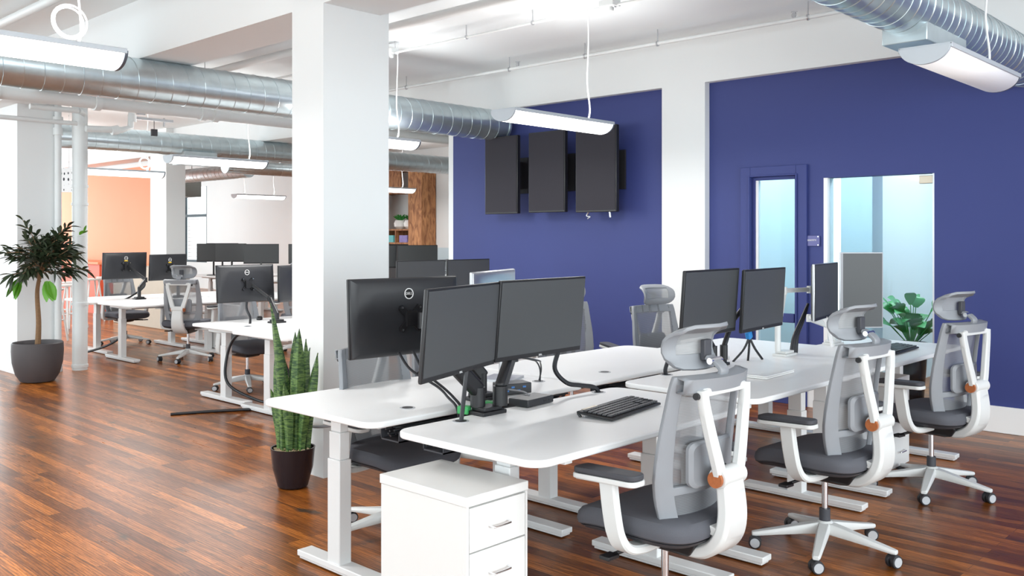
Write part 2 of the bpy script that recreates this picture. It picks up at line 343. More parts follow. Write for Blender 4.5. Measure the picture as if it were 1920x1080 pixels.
# main column, left column, ceiling beam
def column_(name, x0, x1, y0, y1, plinth=True):
    o = struct(MB().bb(x0, x1, y0, y1, 0, CE).build(name, white))
    if plinth: MB().bb(x0-.012, x1+.012, y0-.012, y1+.012, 0, .1).build('plinth', basew, o, bevel=.004)
    return o
column_('column_near', -5.0, -4.66, 3.26, 3.77, False)
column_('column_left', -11.2, -10.55, 3.46, 3.9)
column_('column_far', -15.86, -15.25, 7.4, 7.75, False)
struct(MB().bb(-12, 3.0, 3.26, 3.70, 2.91, CE).build('beam_main', white))
struct(MB().bb(-27, -8.1, WY+.0, WY+.42, 2.95, CE).build('beam_far', white))
# far walls
b = MB().bb(-24.3, -8, BY, BY+.15, 0, CE).bb(-27, -25.7, BY, BY+.15, 0, CE).bb(-25.7, -24.3, BY, BY+.15, 0, .75).bb(-25.7, -24.3, BY, BY+.15, 2.95, CE)
struct(b.build('wall_back', white))
struct(MB().bb(-8.2, -8.0, 9, BY, 0, CE).build('wall_right_far', white))
struct(MB().bb(-24, -17.15, 8.0, 8.12, 0, CE).build('wall_orange', orange))
struct(MB().bb(-24, -17.15, 7.985, 8.0, 2.86, 3.0).build('trim_orange_top', white))
w1 = struct(MB().bb(-25.7, -25.62, BY+.02, BY+.08, .75, 2.95).bb(-24.38, -24.3, BY+.02, BY+.08, .75, 2.95).bb(-25.62, -24.38, BY+.02, BY+.08, 2.07, 2.15).bb(-25.62, -24.38, BY+.02, BY+.08, .75, .82).build('window_2', framebk))
bl = MB()
for k in range(14): bl.bb(-25.6, -24.6, BY+.10, BY+.104, .9+k*.11, .93+k*.11)
bl.build('blind', basew, w1)
# drawing on the far white wall
b = MB()
for k in range(26):
    x = -18.9+rnd.gauss(0, .42); z = 1.95+rnd.gauss(0, .30); b.lathe([(.001, 0), (.02+rnd.random()*.11, 0), (.02, .004)], (0, 0, 0), 14)
    for v in list(b.bm.verts)[-42:]: v.co = Vector((x+v.co.x, BY-.006-v.co.z, z+v.co.y))
tag(b.build('wall_drawing', paper), 'faint pale blue blotchy drawing on the far white wall', 'wall art')

# ------------------------------------------------------------------ ducts, pipes
def duct(label, p0, p1, r, pitch=.14, name='air_duct', lock=.0028):
    p0, p1 = Vector(p0), Vector(p1); L = (p1-p0).length; q = (p1-p0).to_track_quat('Z', 'Y').to_matrix()
    root = thing(name, label, 'air duct', p0)
    b = MB(); b.lathe([(r*.96, 0), (r, 0), (r, L), (r*.96, L)], n=48)
    for v in b.bm.verts: v.co = q @ v.co
    b.build('duct_body', ductm, root)
    b = MB(); n = 40; turns = int(L/pitch); pts = []
    for k in range(turns*n+1):
        a = 2*math.pi*k/n; pts.append(q @ Vector((math.cos(a)*(r+.001), math.sin(a)*(r+.001), pitch*k/n)))
    b.tube(pts, lock, 4); b.build('spiral_seam', ductm, root)
    return root
dl = duct('long galvanised spiral duct running from upper left to the blue wall', (-7.2, -1.5, 2.74), (-7.2, WY-.085, 2.74), .17)
MB().cyl((0, WY-.11+1.5, 0), (0, WY-.083+1.5, 0), .18, n=48).build('end_flange', ductm, dl)
dr = duct('wide spiral duct above the right pendant lamp, crossing to the blue wall', (-1.84, -1, 2.74), (-1.84, WY-.085, 2.74), .165, .1)
dr2 = MB().bb(-.12, .12, 6.05, 6.7, -.21, -.1).build('side_outlet', ductm, dr, bevel=.005)
d2 = duct('far spiral duct passing in front of the orange wall', (-12.4, 1, 2.8), (-12.4, 12.2, 2.8), .16, .15)
dy = duct('far spiral branch duct running sideways near the window', (-16.6, 9.8, 2.84), (-23, 9.8, 2.84), .15, .16)
dz = duct('shiny duct tucked behind the main column on its left', (-15.4, 8.6, 2.82), (-15.4, 12.2, 2.82), .16, .15)
MB().bb(-.18, .18, 5.2, 5.7, -.28, -.1).build('side_outlet', ductm, d2)
for q_, pts_ in ((dz, ((0, 1, 0), (0, 3, 0))), (dy, ((-1.5, 0, 0), (-4.5, 0, 0)))):
    for p_ in pts_: MB().cyl((p_[0], p_[1], .15), (p_[0], p_[1], CE-2.82), .006, n=8).build('hanger', silver, q_)
def pipe(label, pts, r, m=None, name='ceiling_pipe', collars=(), rods=(), seg=True):
    root = thing(name, label, 'pipe', pts[0]); p0 = Vector(pts[0])
    MB().tube([Vector(p)-p0 for p in pts], r, 20).build('pipe_run', m or pipew, root)
    for c in collars:
        c = Vector(c)-p0; MB().cyl(c-Vector((0, .03, 0)), c+Vector((0, .03, 0)), r*1.28, n=20).build('collar', m or pipew, root)
    for c in rods:
        c = Vector(c)
        MB().cyl(c-p0, (c.x-p0.x, c.y-p0.y, CE-p0.z), .005, n=8).cyl(c-p0-Vector((0.006, 0, 0)), c-p0+Vector((0.006, 0, 0)), r+.009, n=16).build('hanger', silver, root)
    return root
pipe('thin white sprinkler pipe along the top of the blue wall', [(-12, 6.98, 3.25), (3, 6.98, 3.25)], .017, rods=[(-8.3, 6.98, 3.25), (-6.62, 6.98, 3.25), (-5.6, 6.98, 3.25), (-4.75, 6.98, 3.25), (-3.3, 6.98, 3.25), (-2.2, 6.98, 3.25)])
for i, x in enumerate((-6.5, -3.42)):
    s = thing('sprinkler_head', 'upright sprinkler head on the wall-side pipe, %s' % ('above the three wall screens' if i == 0 else 'above the glass door'), 'sprinkler', (x, 6.98, 3.26))
    MB().cyl((0, 0, 0), (0, 0, .05), .012, n=12).cyl((0, 0, .05), (0, 0, .055), .026, n=14).build('sprinkler_body', silver, s)
    MB().tube([(.018, 0, .01), (.022, 0, .03), (.012, 0, .052)], .003, 6).tube([(-.018, 0, .01), (-.022, 0, .03), (-.012, 0, .052)], .003, 6).build('yoke', silver, s)
pipe('thin white conduit under the ceiling, second from the blue wall', [(-12, 5.66, 3.27), (3, 5.66, 3.27)], .011, rods=[(-6.9, 5.66, 3.27), (-5.9, 5.66, 3.27), (-5.1, 5.66, 3.27), (-4.25, 5.66, 3.27)])
for i, x in enumerate((-6.95, -4.28)):
    tag(MB().bb(x-.08, x+.06, 5.60, 5.70, 3.26, 3.31).cyl((x, 5.66, 3.26), (x, 5.66, 3.23), .02, n=12).build('junction_box', pipew, bevel=.004), 'small white junction box on the ceiling conduit, %s' % ('beside the main column' if i == 0 else 'above the middle pendant lamp'), 'junction box')
pipe('thick white ceiling pipe crossing just beyond the beam', [(-12, 4.9, 3.25), (3, 4.9, 3.25)], .038, rods=[(-9.2, 4.9, 3.25), (-6.15, 4.9, 3.25)])
pipe('thick white ceiling pipe in the upper left corner in front of the beam', [(-12, 2.62, 3.27), (-4.6, 2.62, 3.27)], .035)
pipe('wide white pipe slung under the long spiral duct', [(-9.45, 0, 2.85), (-9.45, 12.4, 2.85)], .066, collars=[(-9.45, 2.9, 2.85), (-9.45, 3.85, 2.85), (-9.45, 5.0, 2.85), (-9.45, 5.15, 2.85), (-9.45, 6.6, 2.85)])
vp = pipe('thick white floor-to-ceiling pipe beside the leafy tree', [(-10.47, 4.08, 0), (-10.47, 4.08, CE)], .08, name='standing_pipe')
for z in (.03, .72, 1.12, 1.83, 2.03): MB().cyl((0, 0, z), (0, 0, z+.03), .088, n=24).build('collar', pipew, vp)
sp = pipe('slim white floor-to-ceiling pipe between left column and thick pipe', [(-10.505, 3.86, 0), (-10.505, 3.86, CE)], .036, name='standing_pipe')
MB().cyl((0, 0, 0), (0, 0, .07), .046, n=20).build('collar', pipew, sp)
MB().cyl((0, 0, 2.6), (0, 0, 2.68), .05, n=20).cyl((0, 0, 2.72), (0, 0, 2.8), .052, n=20).build('collar', pipew, sp)
vpx = pipe('white elbow pipe with valve hanging beside the thick standing pipe', [(-10.36, 4.1, 2.68), (-10.36, 4.5, 2.70), (-10.36, 4.6, 2.74), (-10.36, 4.62, 2.98)], .036, name='valve_pipe')
MB().cyl((0, .28, 0), (0, .36, .02), .05, n=16).cyl((0, .52, .12), (0, .52, .2), .048, n=16).build('collar', pipew, vpx)
MB().box((0, .75, .17), (.06, .5, .03)).box((0, .62, .24), (.03, .1, .06)).cyl((0, .9, .2), (0, .9, .1), .012, n=8).build('valve', silver, vpx)
MB().box((0, .78, .02), (.03, .07, .08)).cyl((0, .78, .06), (0, .78, .18), .004, n=6).build('valve_tag', blackm, vpx)
vpz = pipe('white pipe stub crossing between the two standing pipes', [(-10.3, 3.5, 2.86), (-10.3, 4.0, 2.86)], .03, name='pipe_stub')
MB().tube(smooth([(0, .5, 0), (-.1, .6, -.02), (-.13, .62, -.1)]), .03, 12).build('pipe_run', pipew, vpz)
pipe('low white pipe across the left column top', [(-10.3, 2.2, 2.72), (-10.3, 3.98, 2.72)], .024)
# metal strap at the column foot
tag(MB().tube(smooth([(-4.99, 3.245, .34), (-4.8, 3.22, .325), (-4.66, 3.20, .325), (-4.60, 3.3, .33), (-4.63, 3.36, .35)]), .009, 8).build('wall_hook', greycab), 'curved grey metal bar hooked round the main column foot', 'hook')

# ------------------------------------------------------------------ pendant lamps
def make_lamp(label, x, y0, y1, z=2.43, lit=True, coil=False, cz=CE, cords=(.16, .84)):
    L = y1-y0; root = thing('pendant_lamp', label, 'lamp', (x, (y0+y1)/2, z), group='curved pendant lamps under the ceiling'); wd = .25; n = 18
    arc = [(-wd/2*math.cos(math.pi*k/n), -.088*math.sin(math.pi*k/n)) for k in range(n+1)]
    # diffuser (lower curved shell)
    b = MB(); b.rings([[Vector((px*.97, yy, pz*.97+.001)) for px, pz in arc] for yy in (-L/2+.012, L/2-.012)], closed=False, cap=False)
    b.build('diffuser', lampe if lit else lampo, root, solid=.003)
    b = MB(); b.bb(-wd/2-.004, wd/2+.004, -L/2, L/2, 0, .012).bb(-wd/2-.006, -wd/2+.004, -L/2, L/2, -.014, .01).bb(wd/2-.004, wd/2+.006, -L/2, L/2, -.014, .01); b.build('housing', lampg, root, bevel=.002)
    for yy in (-L/2, L/2):
        b = MB(); b.rings([[Vector((px*s, y2, pz*s+.002)) for px, pz in arc] for y2, s in ((yy-.008, 1.0), (yy+.008, 1.0))]); b.build('end_cap', lampg if yy < 0 else lampdark, root, bevel=.001)
    if lit:   # the lamp's own light downward, plus an added uplight to brighten the ceiling
        for zz_, e_, rx_ in ((-.10, 20, 0), (.03, 9, math.pi)):
            l = bpy.data.lights.new('lamp_light', 'AREA'); l.shape = 'RECTANGLE'; l.size = wd*.8; l.size_y = L*.95; l.energy = e_; l.color = (1, .99, .97)
            lo = bpy.data.objects.new('lamp_light', l); C.objects.link(lo); lo.parent = root; lo.location = (0, 0, zz_); lo.rotation_euler = (rx_, 0, 0)
    for i, c in enumerate(cords):
        yy = -L/2+c*L; h = cz-z
        pts = [(0, yy, .01), (.01, yy+.012, .12*h), (-.008, yy, .35*h), (.01, yy-.01, .6*h), (0, yy+.006, .8*h), (0, yy, h)]
        b = MB().tube(smooth(pts), .0065, 8)
        if coil and i == len(cords)-1:
            for q in range(3): b.tube([(.016*math.sin(q*2), yy-.04+(.085-.006*q)*math.cos(t*math.pi/12), .13+(.085-.006*q)*math.sin(t*math.pi/12)) for t in range(25)], .0048, 6)
        b.build('cord', cordw, root)
        MB().cyl((0, yy, .008), (0, yy, .03), .018, n=14).build('cord_grip', cordw, root)
    return root
make_lamp('lit curved pendant lamp cut by the left edge, coiled white cord above', -4.76, .82, 2.04, coil=True, cords=(.2, .84))
make_lamp('lit curved pendant lamp in front of the three wall screens', -4.73, 4.92, 6.13, cords=(.84,))
make_lamp('unlit curved pendant lamp at the upper right below the wide duct', -1.63, 4.75, 5.97, lit=False, cords=(.84,))
make_lamp('lit pendant lamp peeking out right of the main column, nearer one', -6.97, 4.72, 5.94, cords=(.84,))
make_lamp('lit pendant lamp left of the main column, under the far duct', -10.25, 5.0, 6.25, cords=(.84,))
make_lamp('lit pendant lamp across the orange wall, coiled cord at its end', -13.0, 4.95, 6.23, coil=True, cords=(.84,))
make_lamp('small lit pendant lamp in front of the brown shelves', -13.8, 10.5, 11.75, cords=(.8,))
make_lamp('farthest small pendant lamp below the hanging grey heater', -18.4, 10.5, 11.75, cords=(.2, .8))
make_lamp('lit pendant lamp over the far left desks, mostly behind pipes', -16.2, 5.0, 6.2, cords=(.84,))
ac = thing('unit_heater', 'grey boxy heater hanging from the far ceiling', 'heater', (-20.2, 10.3, 2.62))
MB().bb(-.32, .32, -.2, .2, -.2, .2).build('heater_body', acgrey, ac, bevel=.01)
b = MB()
for k in range(7): b.bb(-.3, .3, -.215, -.2, -.17+k*.05, -.155+k*.05)
b.build('louvre', silver, ac); MB().cyl((-.25, 0, .2), (-.25, 0, .765), .01, n=8).cyl((.25, 0, .2), (.25, 0, .765), .01, n=8).build('hanger', silver, ac)

# ------------------------------------------------------------------ wall screens
def wallscreen(label, x, z, wd, h, yaw=0):
    root = thing('wall_screen', label, 'screen', (x, 7.30, z), R(yaw), group='upright screens on the blue wall')
    MB().box((0, 0, 0), (wd, .05, h)).build('screen_case', black, root, bevel=.006)
    MB().box((0, -.027, .004), (wd-.022, .004, h-.03)).build('screen_panel', tvscr, root)
    MB().box((0, .04, 0), (wd*.72, .05, h*.7)).build('back_housing', blackm, root, bevel=.01)
    MB().box((0, .14, 0), (.22, .17, .3)).bb(-.2, .2, .20, .222, -.2, .2).build('wall_bracket', blackm, root)
    return root
wallscreen('leftmost of three black upright screens on the blue wall', -7.03, 2.165, .50, .86)
wallscreen('middle of three black upright screens on the blue wall', -6.36, 2.17, .51, .86)
t3 = wallscreen('rightmost of three black upright screens, partly under the lamp', -5.70, 2.165, .52, .87)
MB().tube(smooth([(-.1, 0, -.42), (-.13, 0, -.47), (-.09, 0, -.48), (-.12, 0, -.5)]), .008, 6).tube(smooth([(.16, 0, -.42), (.17, 0, -.49)]), .01, 6).build('dangling_cable', silver, t3)
sg = thing('room_sign', 'small clear door sign with white lettering between door and window', 'sign', (-3.525, WY-.012, 1.445))
MB().box((0, 0, 0), (.15, .006, .09)).build('sign_plate', mat('acrylic', srgb(92, 92, 150), .15, noise=.02), sg, bevel=.001)
MB().box((0, 0, 0), (.001, .001, .001))
b = MB()
for sx in (-1, 1):
    for sz in (-1, 1): b.cyl((sx*.064, -.008, sz*.036), (sx*.064, .012, sz*.036), .006, n=10)
b.build('standoff', chrome, sg)
def text(name, s, size, parent, loc, rot, m=letter, ext=.0006):
    c = bpy.data.curves.new(name, 'FONT'); c.body = s; c.size = size; c.extrude = ext; c.align_x = 'CENTER'; c.align_y = 'CENTER'
    c.materials.append(m); o = bpy.data.objects.new(name, c); C.objects.link(o); 
    bpy.context.view_layer.update(); me = bpy.data.meshes.new_from_object(o.evaluated_get(bpy.context.evaluated_depsgraph_get())); bpy.data.objects.remove(o)
    o = bpy.data.objects.new(name, me); C.objects.link(o)
    if not me.materials: me.materials.append(m)
    o.parent = parent; o.location = loc; o.rotation_euler = rot; return o
text('lettering', 'IDENTITY', .022, sg, (0, -.005, .004), (R(90), 0, 0))

# ------------------------------------------------------------------ desks
DESKGROUP = 'white standing desks in rows'
def desk(label, x0, x1, y0, y1, z, lx, legs, fx, gromm=(), tray=None, name='standing_desk'):
    cx, cy = (x0+x1)/2, (y0+y1)/2; root = thing(name, label, 'desk', (cx, cy, 0), group=DESKGROUP)
    MB().prism(rrect(x0-cx, x1-cx, y0-cy, y1-cy, .075), z-.026, z).build('tabletop', desk_w, root, bevel=.007, seg=3)
    lx -= cx
    for ly in legs:
        ly -= cy
        l = MB().bb(lx-.045, lx+.045, ly-.032, ly+.032, .04, .50).bb(lx-.040, lx+.040, ly-.027, ly+.027, .50, .62).bb(lx-.035, lx+.035, ly-.022, ly+.022, .62, z-.055).build('leg', metal_w, root, bevel=.004)
        MB().bb(fx[0]-cx, fx[1]-cx, ly-.04, ly+.04, .018, .045).bb(fx[0]-cx+.01, fx[1]-cx-.01, ly-.034, ly+.034, .006, .018).build('foot', metal_w, l, bevel=.004)
        b = MB()
        for fxx in (fx[0]-cx+.05, fx[1]-cx-.05): b.cyl((fxx, ly, 0), (fxx, ly, .008), .018, n=12)
        b.build('levelling_pad', blackm, l)
        q = MB()
        a = .30; q.prism([(-a, -.02), (-.05, -.035), (.05, -.035), (a, -.02), (a, .02), (.05, .035), (-.05, .035), (-a, .02)], z-.055, z-.027)
        for v in q.bm.verts: v.co.x += lx; v.co.y += ly
        q.build('bracket', metal_w, l)
    MB().bb(lx-.03, lx+.03, legs[0]-cy, legs[-1]-cy, z-.075, z-.04).build('crossbeam', metal_w, root, bevel=.003)
    for gx, gy in gromm:
        g = MB().cyl((gx-cx, gy-cy, z-.001), (gx-cx, gy-cy, z+.002), .034, n=28).build('grommet', greyw, root)
        MB().cyl((gx-cx, gy-cy, z+.001), (gx-cx, gy-cy, z+.003), .024, n=24).build('grommet_hole', blackm, g)
    if tray:
        t0, t1 = tray[0]-cx, tray[1]-cx
        MB().bb(t0, t1, y0-cy+.15, y1-cy-.1, z-.10, z-.094).bb(t0, t0+.004, y0-cy+.15, y1-cy-.1, z-.10, z-.055).bb(t1-.004, t1, y0-cy+.15, y1-cy-.1, z-.10, z-.055).build('cable_tray', pad_d, root)
    return root
desk('white standing desk at front left, cable gap along its inner edge', -3.72, -2.90, 2.25, 3.635, .73, -3.31, (2.40, 3.44), (-3.58, -2.87), ((-3.06, 2.58), (-3.13, 3.52)), (-3.02, -2.90))
desk('white standing desk with the full keyboard, nearest the viewer', -2.75, -2.00, 2.24, 3.665, .73, -2.36, (2.475, 3.43), (-2.68, -1.97), ((-2.68, 2.54), (-2.70, 3.47)), (-2.74, -2.62))
desk('bare white standing desk behind the front left desk, beside the blue wall view', -3.74, -2.91, 3.66, 5.12, .732, -3.31, (3.80, 4.95), (-3.58, -2.87), ((-3.07, 4.0), ), (-3.02, -2.91))
desk('middle white standing desk of the right row with a flat laptop on it', -2.74, -1.99, 3.69, 5.06, .75, -2.36, (3.76, 4.85), (-2.68, -1.97), ((-2.70, 4.05), ), (-2.74, -2.62))
desk('lower white standing desk at the far end of the inner row', -3.80, -2.93, 5.16, 6.56, .665, -3.37, (5.32, 6.4), (-3.66, -2.95))
desk('far right white standing desk holding the upright screen and small keyboard', -2.76, -2.01, 5.08, 6.62, .74, -2.38, (5.22, 6.38), (-2.70, -1.98))
# mid left group
desk('white standing desk at middle left with black hose looping off its leg', -7.95, -7.12, 4.08, 5.5, .68, -7.5, (4.2, 5.3), (-7.9, -7.12), ((-7.3, 4.3), ))
desk('white standing desk whose corner meets the snake plant behind the column', -7.06, -6.2, 3.98, 5.5, .68, -6.68, (4.14, 5.3), (-7.08, -6.3))
desk('white standing desk behind the main column, seen in the gap', -7.06, -6.2, 5.53, 6.95, .68, -6.68, (5.65, 6.8), (-7.08, -6.3))
desk('white standing desk behind the middle left desk with the mouse', -7.95, -7.12, 5.53, 6.95, .68, -7.5, (5.65, 6.8), (-7.9, -7.12))
# far left group
desk('far left white standing desk beside the leafy tree and pipes', -11.38, -10.42, 4.62, 6.05, .68, -10.9, (4.74, 5.85), (-11.3, -10.5))
desk('far left white standing desk in front of the white stools', -12.42, -11.45, 4.62, 6.05, .68, -11.9, (4.85, 5.85), (-12.35, -11.5))
desk('white standing desk beyond the high-back mesh chair at far left', -11.38, -10.42, 6.1, 7.5, .68, -10.9, (6.25, 7.3), (-11.3, -10.5))
desk('white standing desk in the far left row beside the beam column', -12.42, -11.45, 6.1, 7.3, .68, -11.9, (6.25, 7.1), (-12.35, -11.5))
# remote groups
desk('remote white desk under the dark screens in front of the far window', -17.1, -15.5, 8.6, 10.2, .74, -16.3, (8.8, 10.0), (-16.9, -15.7))
desk('remote white desk under the widest dark screens of the background', -14.6, -13.4, 8.3, 10.2, .74, -14.0, (8.5, 10.0), (-14.5, -13.5))
desk('remote white desk in front of the brown shelf wall', -11.3, -10.0, 8.3, 9.9, .74, -10.6, (8.5, 9.7), (-11.1, -10.1))

# ------------------------------------------------------------------ monitors
MON = 'dark desk monitors'
def make_monitor(label, wd=.61, h=.352, th=.022, logo=True, stickers=False, silver_edge=False, group=MON, bmat=None):
    root = thing('monitor', label, 'monitor', group=group)
    # faces local -y
    MB().box((0, 0, 0), (wd, .014, h)).build('bezel', silver if silver_edge else black, root, bevel=.003)
    if silver_edge: MB().box((0, -.0075, 0), (wd-.008, .002, h-.008)).build('front_bezel', black, root)
    MB().box((0, -.0082, .006), (wd-.016, .003, h-.030)).build('screen', screen, root)
    b = MB(); b.rings([[Vector((sx*wd/2*s, y, sz*h/2*s+dz)) for sx, sz in ((-1, -1), (1, -1), (1, 1), (-1, 1))] for y, s, dz in ((.006, .985, 0), (.012, .98, 0), (.026, .86, 0), (.034, .6, 0))])
    b.build('back_shell', bmat or mback, root, bevel=.004)
    if logo:
        b = MB(); n = 40
        b.rings([[Vector((math.cos(2*math.pi*k/n)*r, .0345+dy, h*.29+math.sin(2*math.pi*k/n)*r)) for k in range(n)] for r, dy in ((.021, -.008), (.021, .002), (.025, .002), (.025, -.008), (.021, -.008))], cap=False)
        lg = b.build('round_logo', letter, root)
        text('logo_text', 'DELL', .0165, lg, (0, .0355, h*.29), (R(90), 0, R(180)))
        b = MB().cyl((0, .02, h*.29), (0, .034, h*.29), .026, n=30); b.build('logo_backing', black, lg)
        text('front_logo', 'DELL', .011, root, (0, -.0085, -h/2+.0065), (R(90), 0, 0), ext=.0004)
    b = MB().box((0, .042, -.01), (.15, .01, .026), Matrix.Rotation(R(45), 3, 'Y')).box((0, .043, -.01), (.15, .01, .026), Matrix.Rotation(R(-45), 3, 'Y')).box((0, .05, -.01), (.06, .02, .07))
    for sx in (-1, 1):
        for sz in (-1, 1): b.cyl((sx*.05, .034, -.01+sz*.05), (sx*.05, .052, -.01+sz*.05), .009, n=10)
    b.build('mount_plate', black, root)
    b = MB()
    for sx in (-1, 1):
        for sz in (-1, 1): b.cyl((sx*.05, .052, -.01+sz*.05), (sx*.05, .055, -.01+sz*.05), .005, n=8)
    b.build('screw', chrome, root)
    if stickers:
        MB().box((0, .0355, h*.19), (.05, .001, .014)).build('yellow_sticker', yellow, root)
        MB().box((-.0, .0355, h*.02), (.045, .001, .012)).build('white_sticker', letter, root)
    return root
m0 = make_monitor('black monitor seen from behind with round white logo, front left desk')
def place(o, loc, yaw, pitch=0): o.location = loc; o.rotation_euler = (R(pitch), 0, R(yaw)); return o
def mdup(label, loc, yaw, pitch=0, src=m0, scale=None, group=MON):
    c = dup(src, label, loc, group=group); c.rotation_euler = (R(pitch), 0, R(yaw))
    if scale: c.scale = scale
    return c
place(m0, (-3.22, 2.70, 1.115), 265.7-180, -2.7)
# rotate so that the back faces the camera
m0.rotation_euler = (R(2.7), 0, R(85.7+180))
mdup('black monitor angled left, front of the pair over the keyboard desk', (-2.62, 2.49, 1.11), 108.4, 4.5)
mdup('black monitor facing right, second of the pair over the keyboard desk', (-2.72, 3.08, 1.115), 92.7, 5.4)
mdup('black monitor behind the near headrest, left of the middle desk pair', (-2.55, 4.24, 1.13), 93.5, 4.1)
mdup('black monitor in front of the glass door, right of the middle desk pair', (-2.55, 4.82, 1.12), 95.9, 3.2)
mse = make_monitor('thin silver-edged monitor turned side-on beside the white clamp arm', silver_edge=True)
place(mse, (-2.53, 5.60, 1.135), 101, 0)
mpt = make_monitor('upright grey monitor in a silver frame in front of the glass window', .53, .31, silver_edge=True, logo=False)
mpt.location = (-2.60, 6.33, 1.105); mpt.rotation_euler = (0, R(90), R(47))
mpt.children[2].data = mpt.children[2].data.copy(); mpt.children[2].data.materials[0] = mat('reflective_screen', srgb(146, 147, 152), .3, noise=.02, nscale=2)
mpale = make_monitor('monitor with pale silver back showing above the front left pair', silver_edge=True, logo=False, bmat=silver)
place(mpale, (-3.36, 3.42, 1.125), 293)
MB().cyl((0, .05, -.39), (0, .05, .0), .018, n=12).box((0, .05, -.389), (.2, .17, .012)).build('stand', silver, mpale)
ms = mdup('black monitor behind the column edge, middle left desk with clamp arm', (-7.75, 4.54, 1.04), 270.8, 3.8)
mdup('black monitor half hidden by the snake plant leaves and column', (-7.65, 5.06, 1.03), 287.8, .6)
mst = make_monitor('far left monitor seen from behind, left one with yellow sticker', stickers=True)
place(mst, (-12.0, 5.25, 1.10), 274.4, -3)
mdup('far left monitor seen from behind, right one above the mesh headrest', (-11.88, 5.79, 1.07), 283, -3, src=mst)
mrem = make_monitor('remote wide black monitor on a short stand in front of the far left window', group='remote monitors across the office')
place(mrem, (-16.3, 8.85, 1.18), 50)
MB().cyl((0, .06, -.44), (0, .06, .0), .018, n=12).box((0, .05, -.435), (.22, .18, .012)).build('stand', black, mrem)
mdup('dark monitor right of the main column, top edge under the shelf post', (-6.62, 5.75, 1.091), 90, src=mrem, scale=(1, 1, .93))
mdup('dark monitor overlapping the left end of the blue wall', (-6.62, 6.38, 1.091), 92, src=mrem, scale=(1, 1, .93))
for (lab, x, y, z, yaw) in (
    ('remote monitor below the far window, leftmost', -16.75, 9.3, 1.18, 62), ('remote dark monitor just right of the far window frame', -15.9, 9.0, 1.18, 40),
    ('remote white-edged monitor right of the hanging cables', -14.4, 8.75, 1.18, 62), ('remote dark monitor beside the main column, upper', -13.75, 9.25, 1.18, 50),
    ('remote wide dark monitor against the far white wall', -14.1, 9.8, 1.18, 60), ('remote dark monitor beside the shelves, left one', -11.05, 8.7, 1.18, 60),
    ('remote dark monitor beside the shelves with a chair back before it', -10.5, 9.05, 1.18, 58)):
    mdup(lab, (x, y, z+.001), yaw, src=mrem, group='remote monitors across the office')

# ------------------------------------------------------------------ monitor arms
def arm(label, base, joints, tip, z, m=black, base_w=(.10, .14), rr=.022, thick=.03):
    root = thing('monitor_stand', label, 'monitor stand', (base[0], base[1], z))
    MB().box((0, 0, .008), (base_w[0], base_w[1], .016)).box((0, 0, .024), (base_w[0]*.8, base_w[1]*.75, .016)).build('clamp_base', m, root, bevel=.003)
    for j in joints:
        P = [Vector(p)-Vector((base[0], base[1], z)) for p in j]
        MB().cyl((P[0].x, P[0].y, .03), P[0]+Vector((0, 0, .012)), rr, n=18).build('post', m, root)
        for k, (a, b_) in enumerate(zip(P, P[1:])):
            d = (b_-a); q = d.to_track_quat('X', 'Z').to_matrix(); b = MB().box((a+b_)/2, (d.length+.02, thick*.9, thick*1.5 if k == 0 else thick*1.1), q); b.build('arm_segment', m, root, bevel=thick*.3, seg=3)
            MB().cyl(b_-Vector((0, 0, thick*.9)), b_+Vector((0, 0, thick*.9)), thick*.62, n=16).build('joint', m, root)
    return root
arm('black double monitor arm clamped beside the small docking box', (-2.72, 2.73), [[(-2.745, 2.70, .83), (-2.74, 2.55, .96), (-2.69, 2.50, 1.09)], [(-2.70, 2.79, .83), (-2.80, 2.97, .96), (-2.78, 3.07, 1.09)]], None, .73, rr=.032, thick=.046)
arm('black monitor arm behind the logo monitor on the front left desk', (-2.97, 2.95), [[(-2.97, 2.95, .84), (-3.0, 2.86, .95), (-3.12, 2.72, 1.10)]], None, .73, thick=.04)
arm('black monitor arm behind the middle desk pair, cables tied in blue', (-2.70, 4.55), [[(-2.70, 4.52, .85), (-2.69, 4.38, .98), (-2.63, 4.26, 1.11)], [(-2.68, 4.6, .85), (-2.70, 4.72, .98), (-2.63, 4.80, 1.11)]], None, .75, thick=.024)
wa = arm('white monitor arm clamped at the joint between the right row desks', (-2.65, 5.28), [[(-2.67, 5.23, .92), (-2.69, 5.30, .96), (-2.68, 5.34, 1.14), (-2.62, 5.56, 1.14)]], None, .74, m=chair_w, base_w=(.09, .15), rr=.018, thick=.026)
arm('white curved monitor arm carrying the upright screen', (-2.68, 6.05), [[(-2.68, 6.05, .86), (-2.76, 5.85, .93), (-2.60, 5.78, .98)], [(-2.66, 6.12, .86), (-2.69, 6.3, 1.0), (-2.64, 6.36, 1.08)]], None, .74, m=chair_w, base_w=(.09, .15), rr=.018, thick=.028)
arm('black monitor arm standing on the middle left desk', (-7.40, 4.66), [[(-7.40, 4.66, .76), (-7.52, 4.66, .90), (-7.74, 4.56, 1.05)]], None, .68, thick=.03)
arm('black monitor arm standing on the far left desk', (-11.5, 5.22), [[(-11.5, 5.22, .82), (-11.62, 5.36, .92), (-11.96, 5.27, 1.1)]], None, .68, thick=.035)

arm('black monitor arm behind the far left right-hand monitor', (-11.45, 5.72), [[(-11.45, 5.72, .82), (-11.6, 5.80, .90), (-11.84, 5.80, 1.05)]], None, .68, thick=.03)
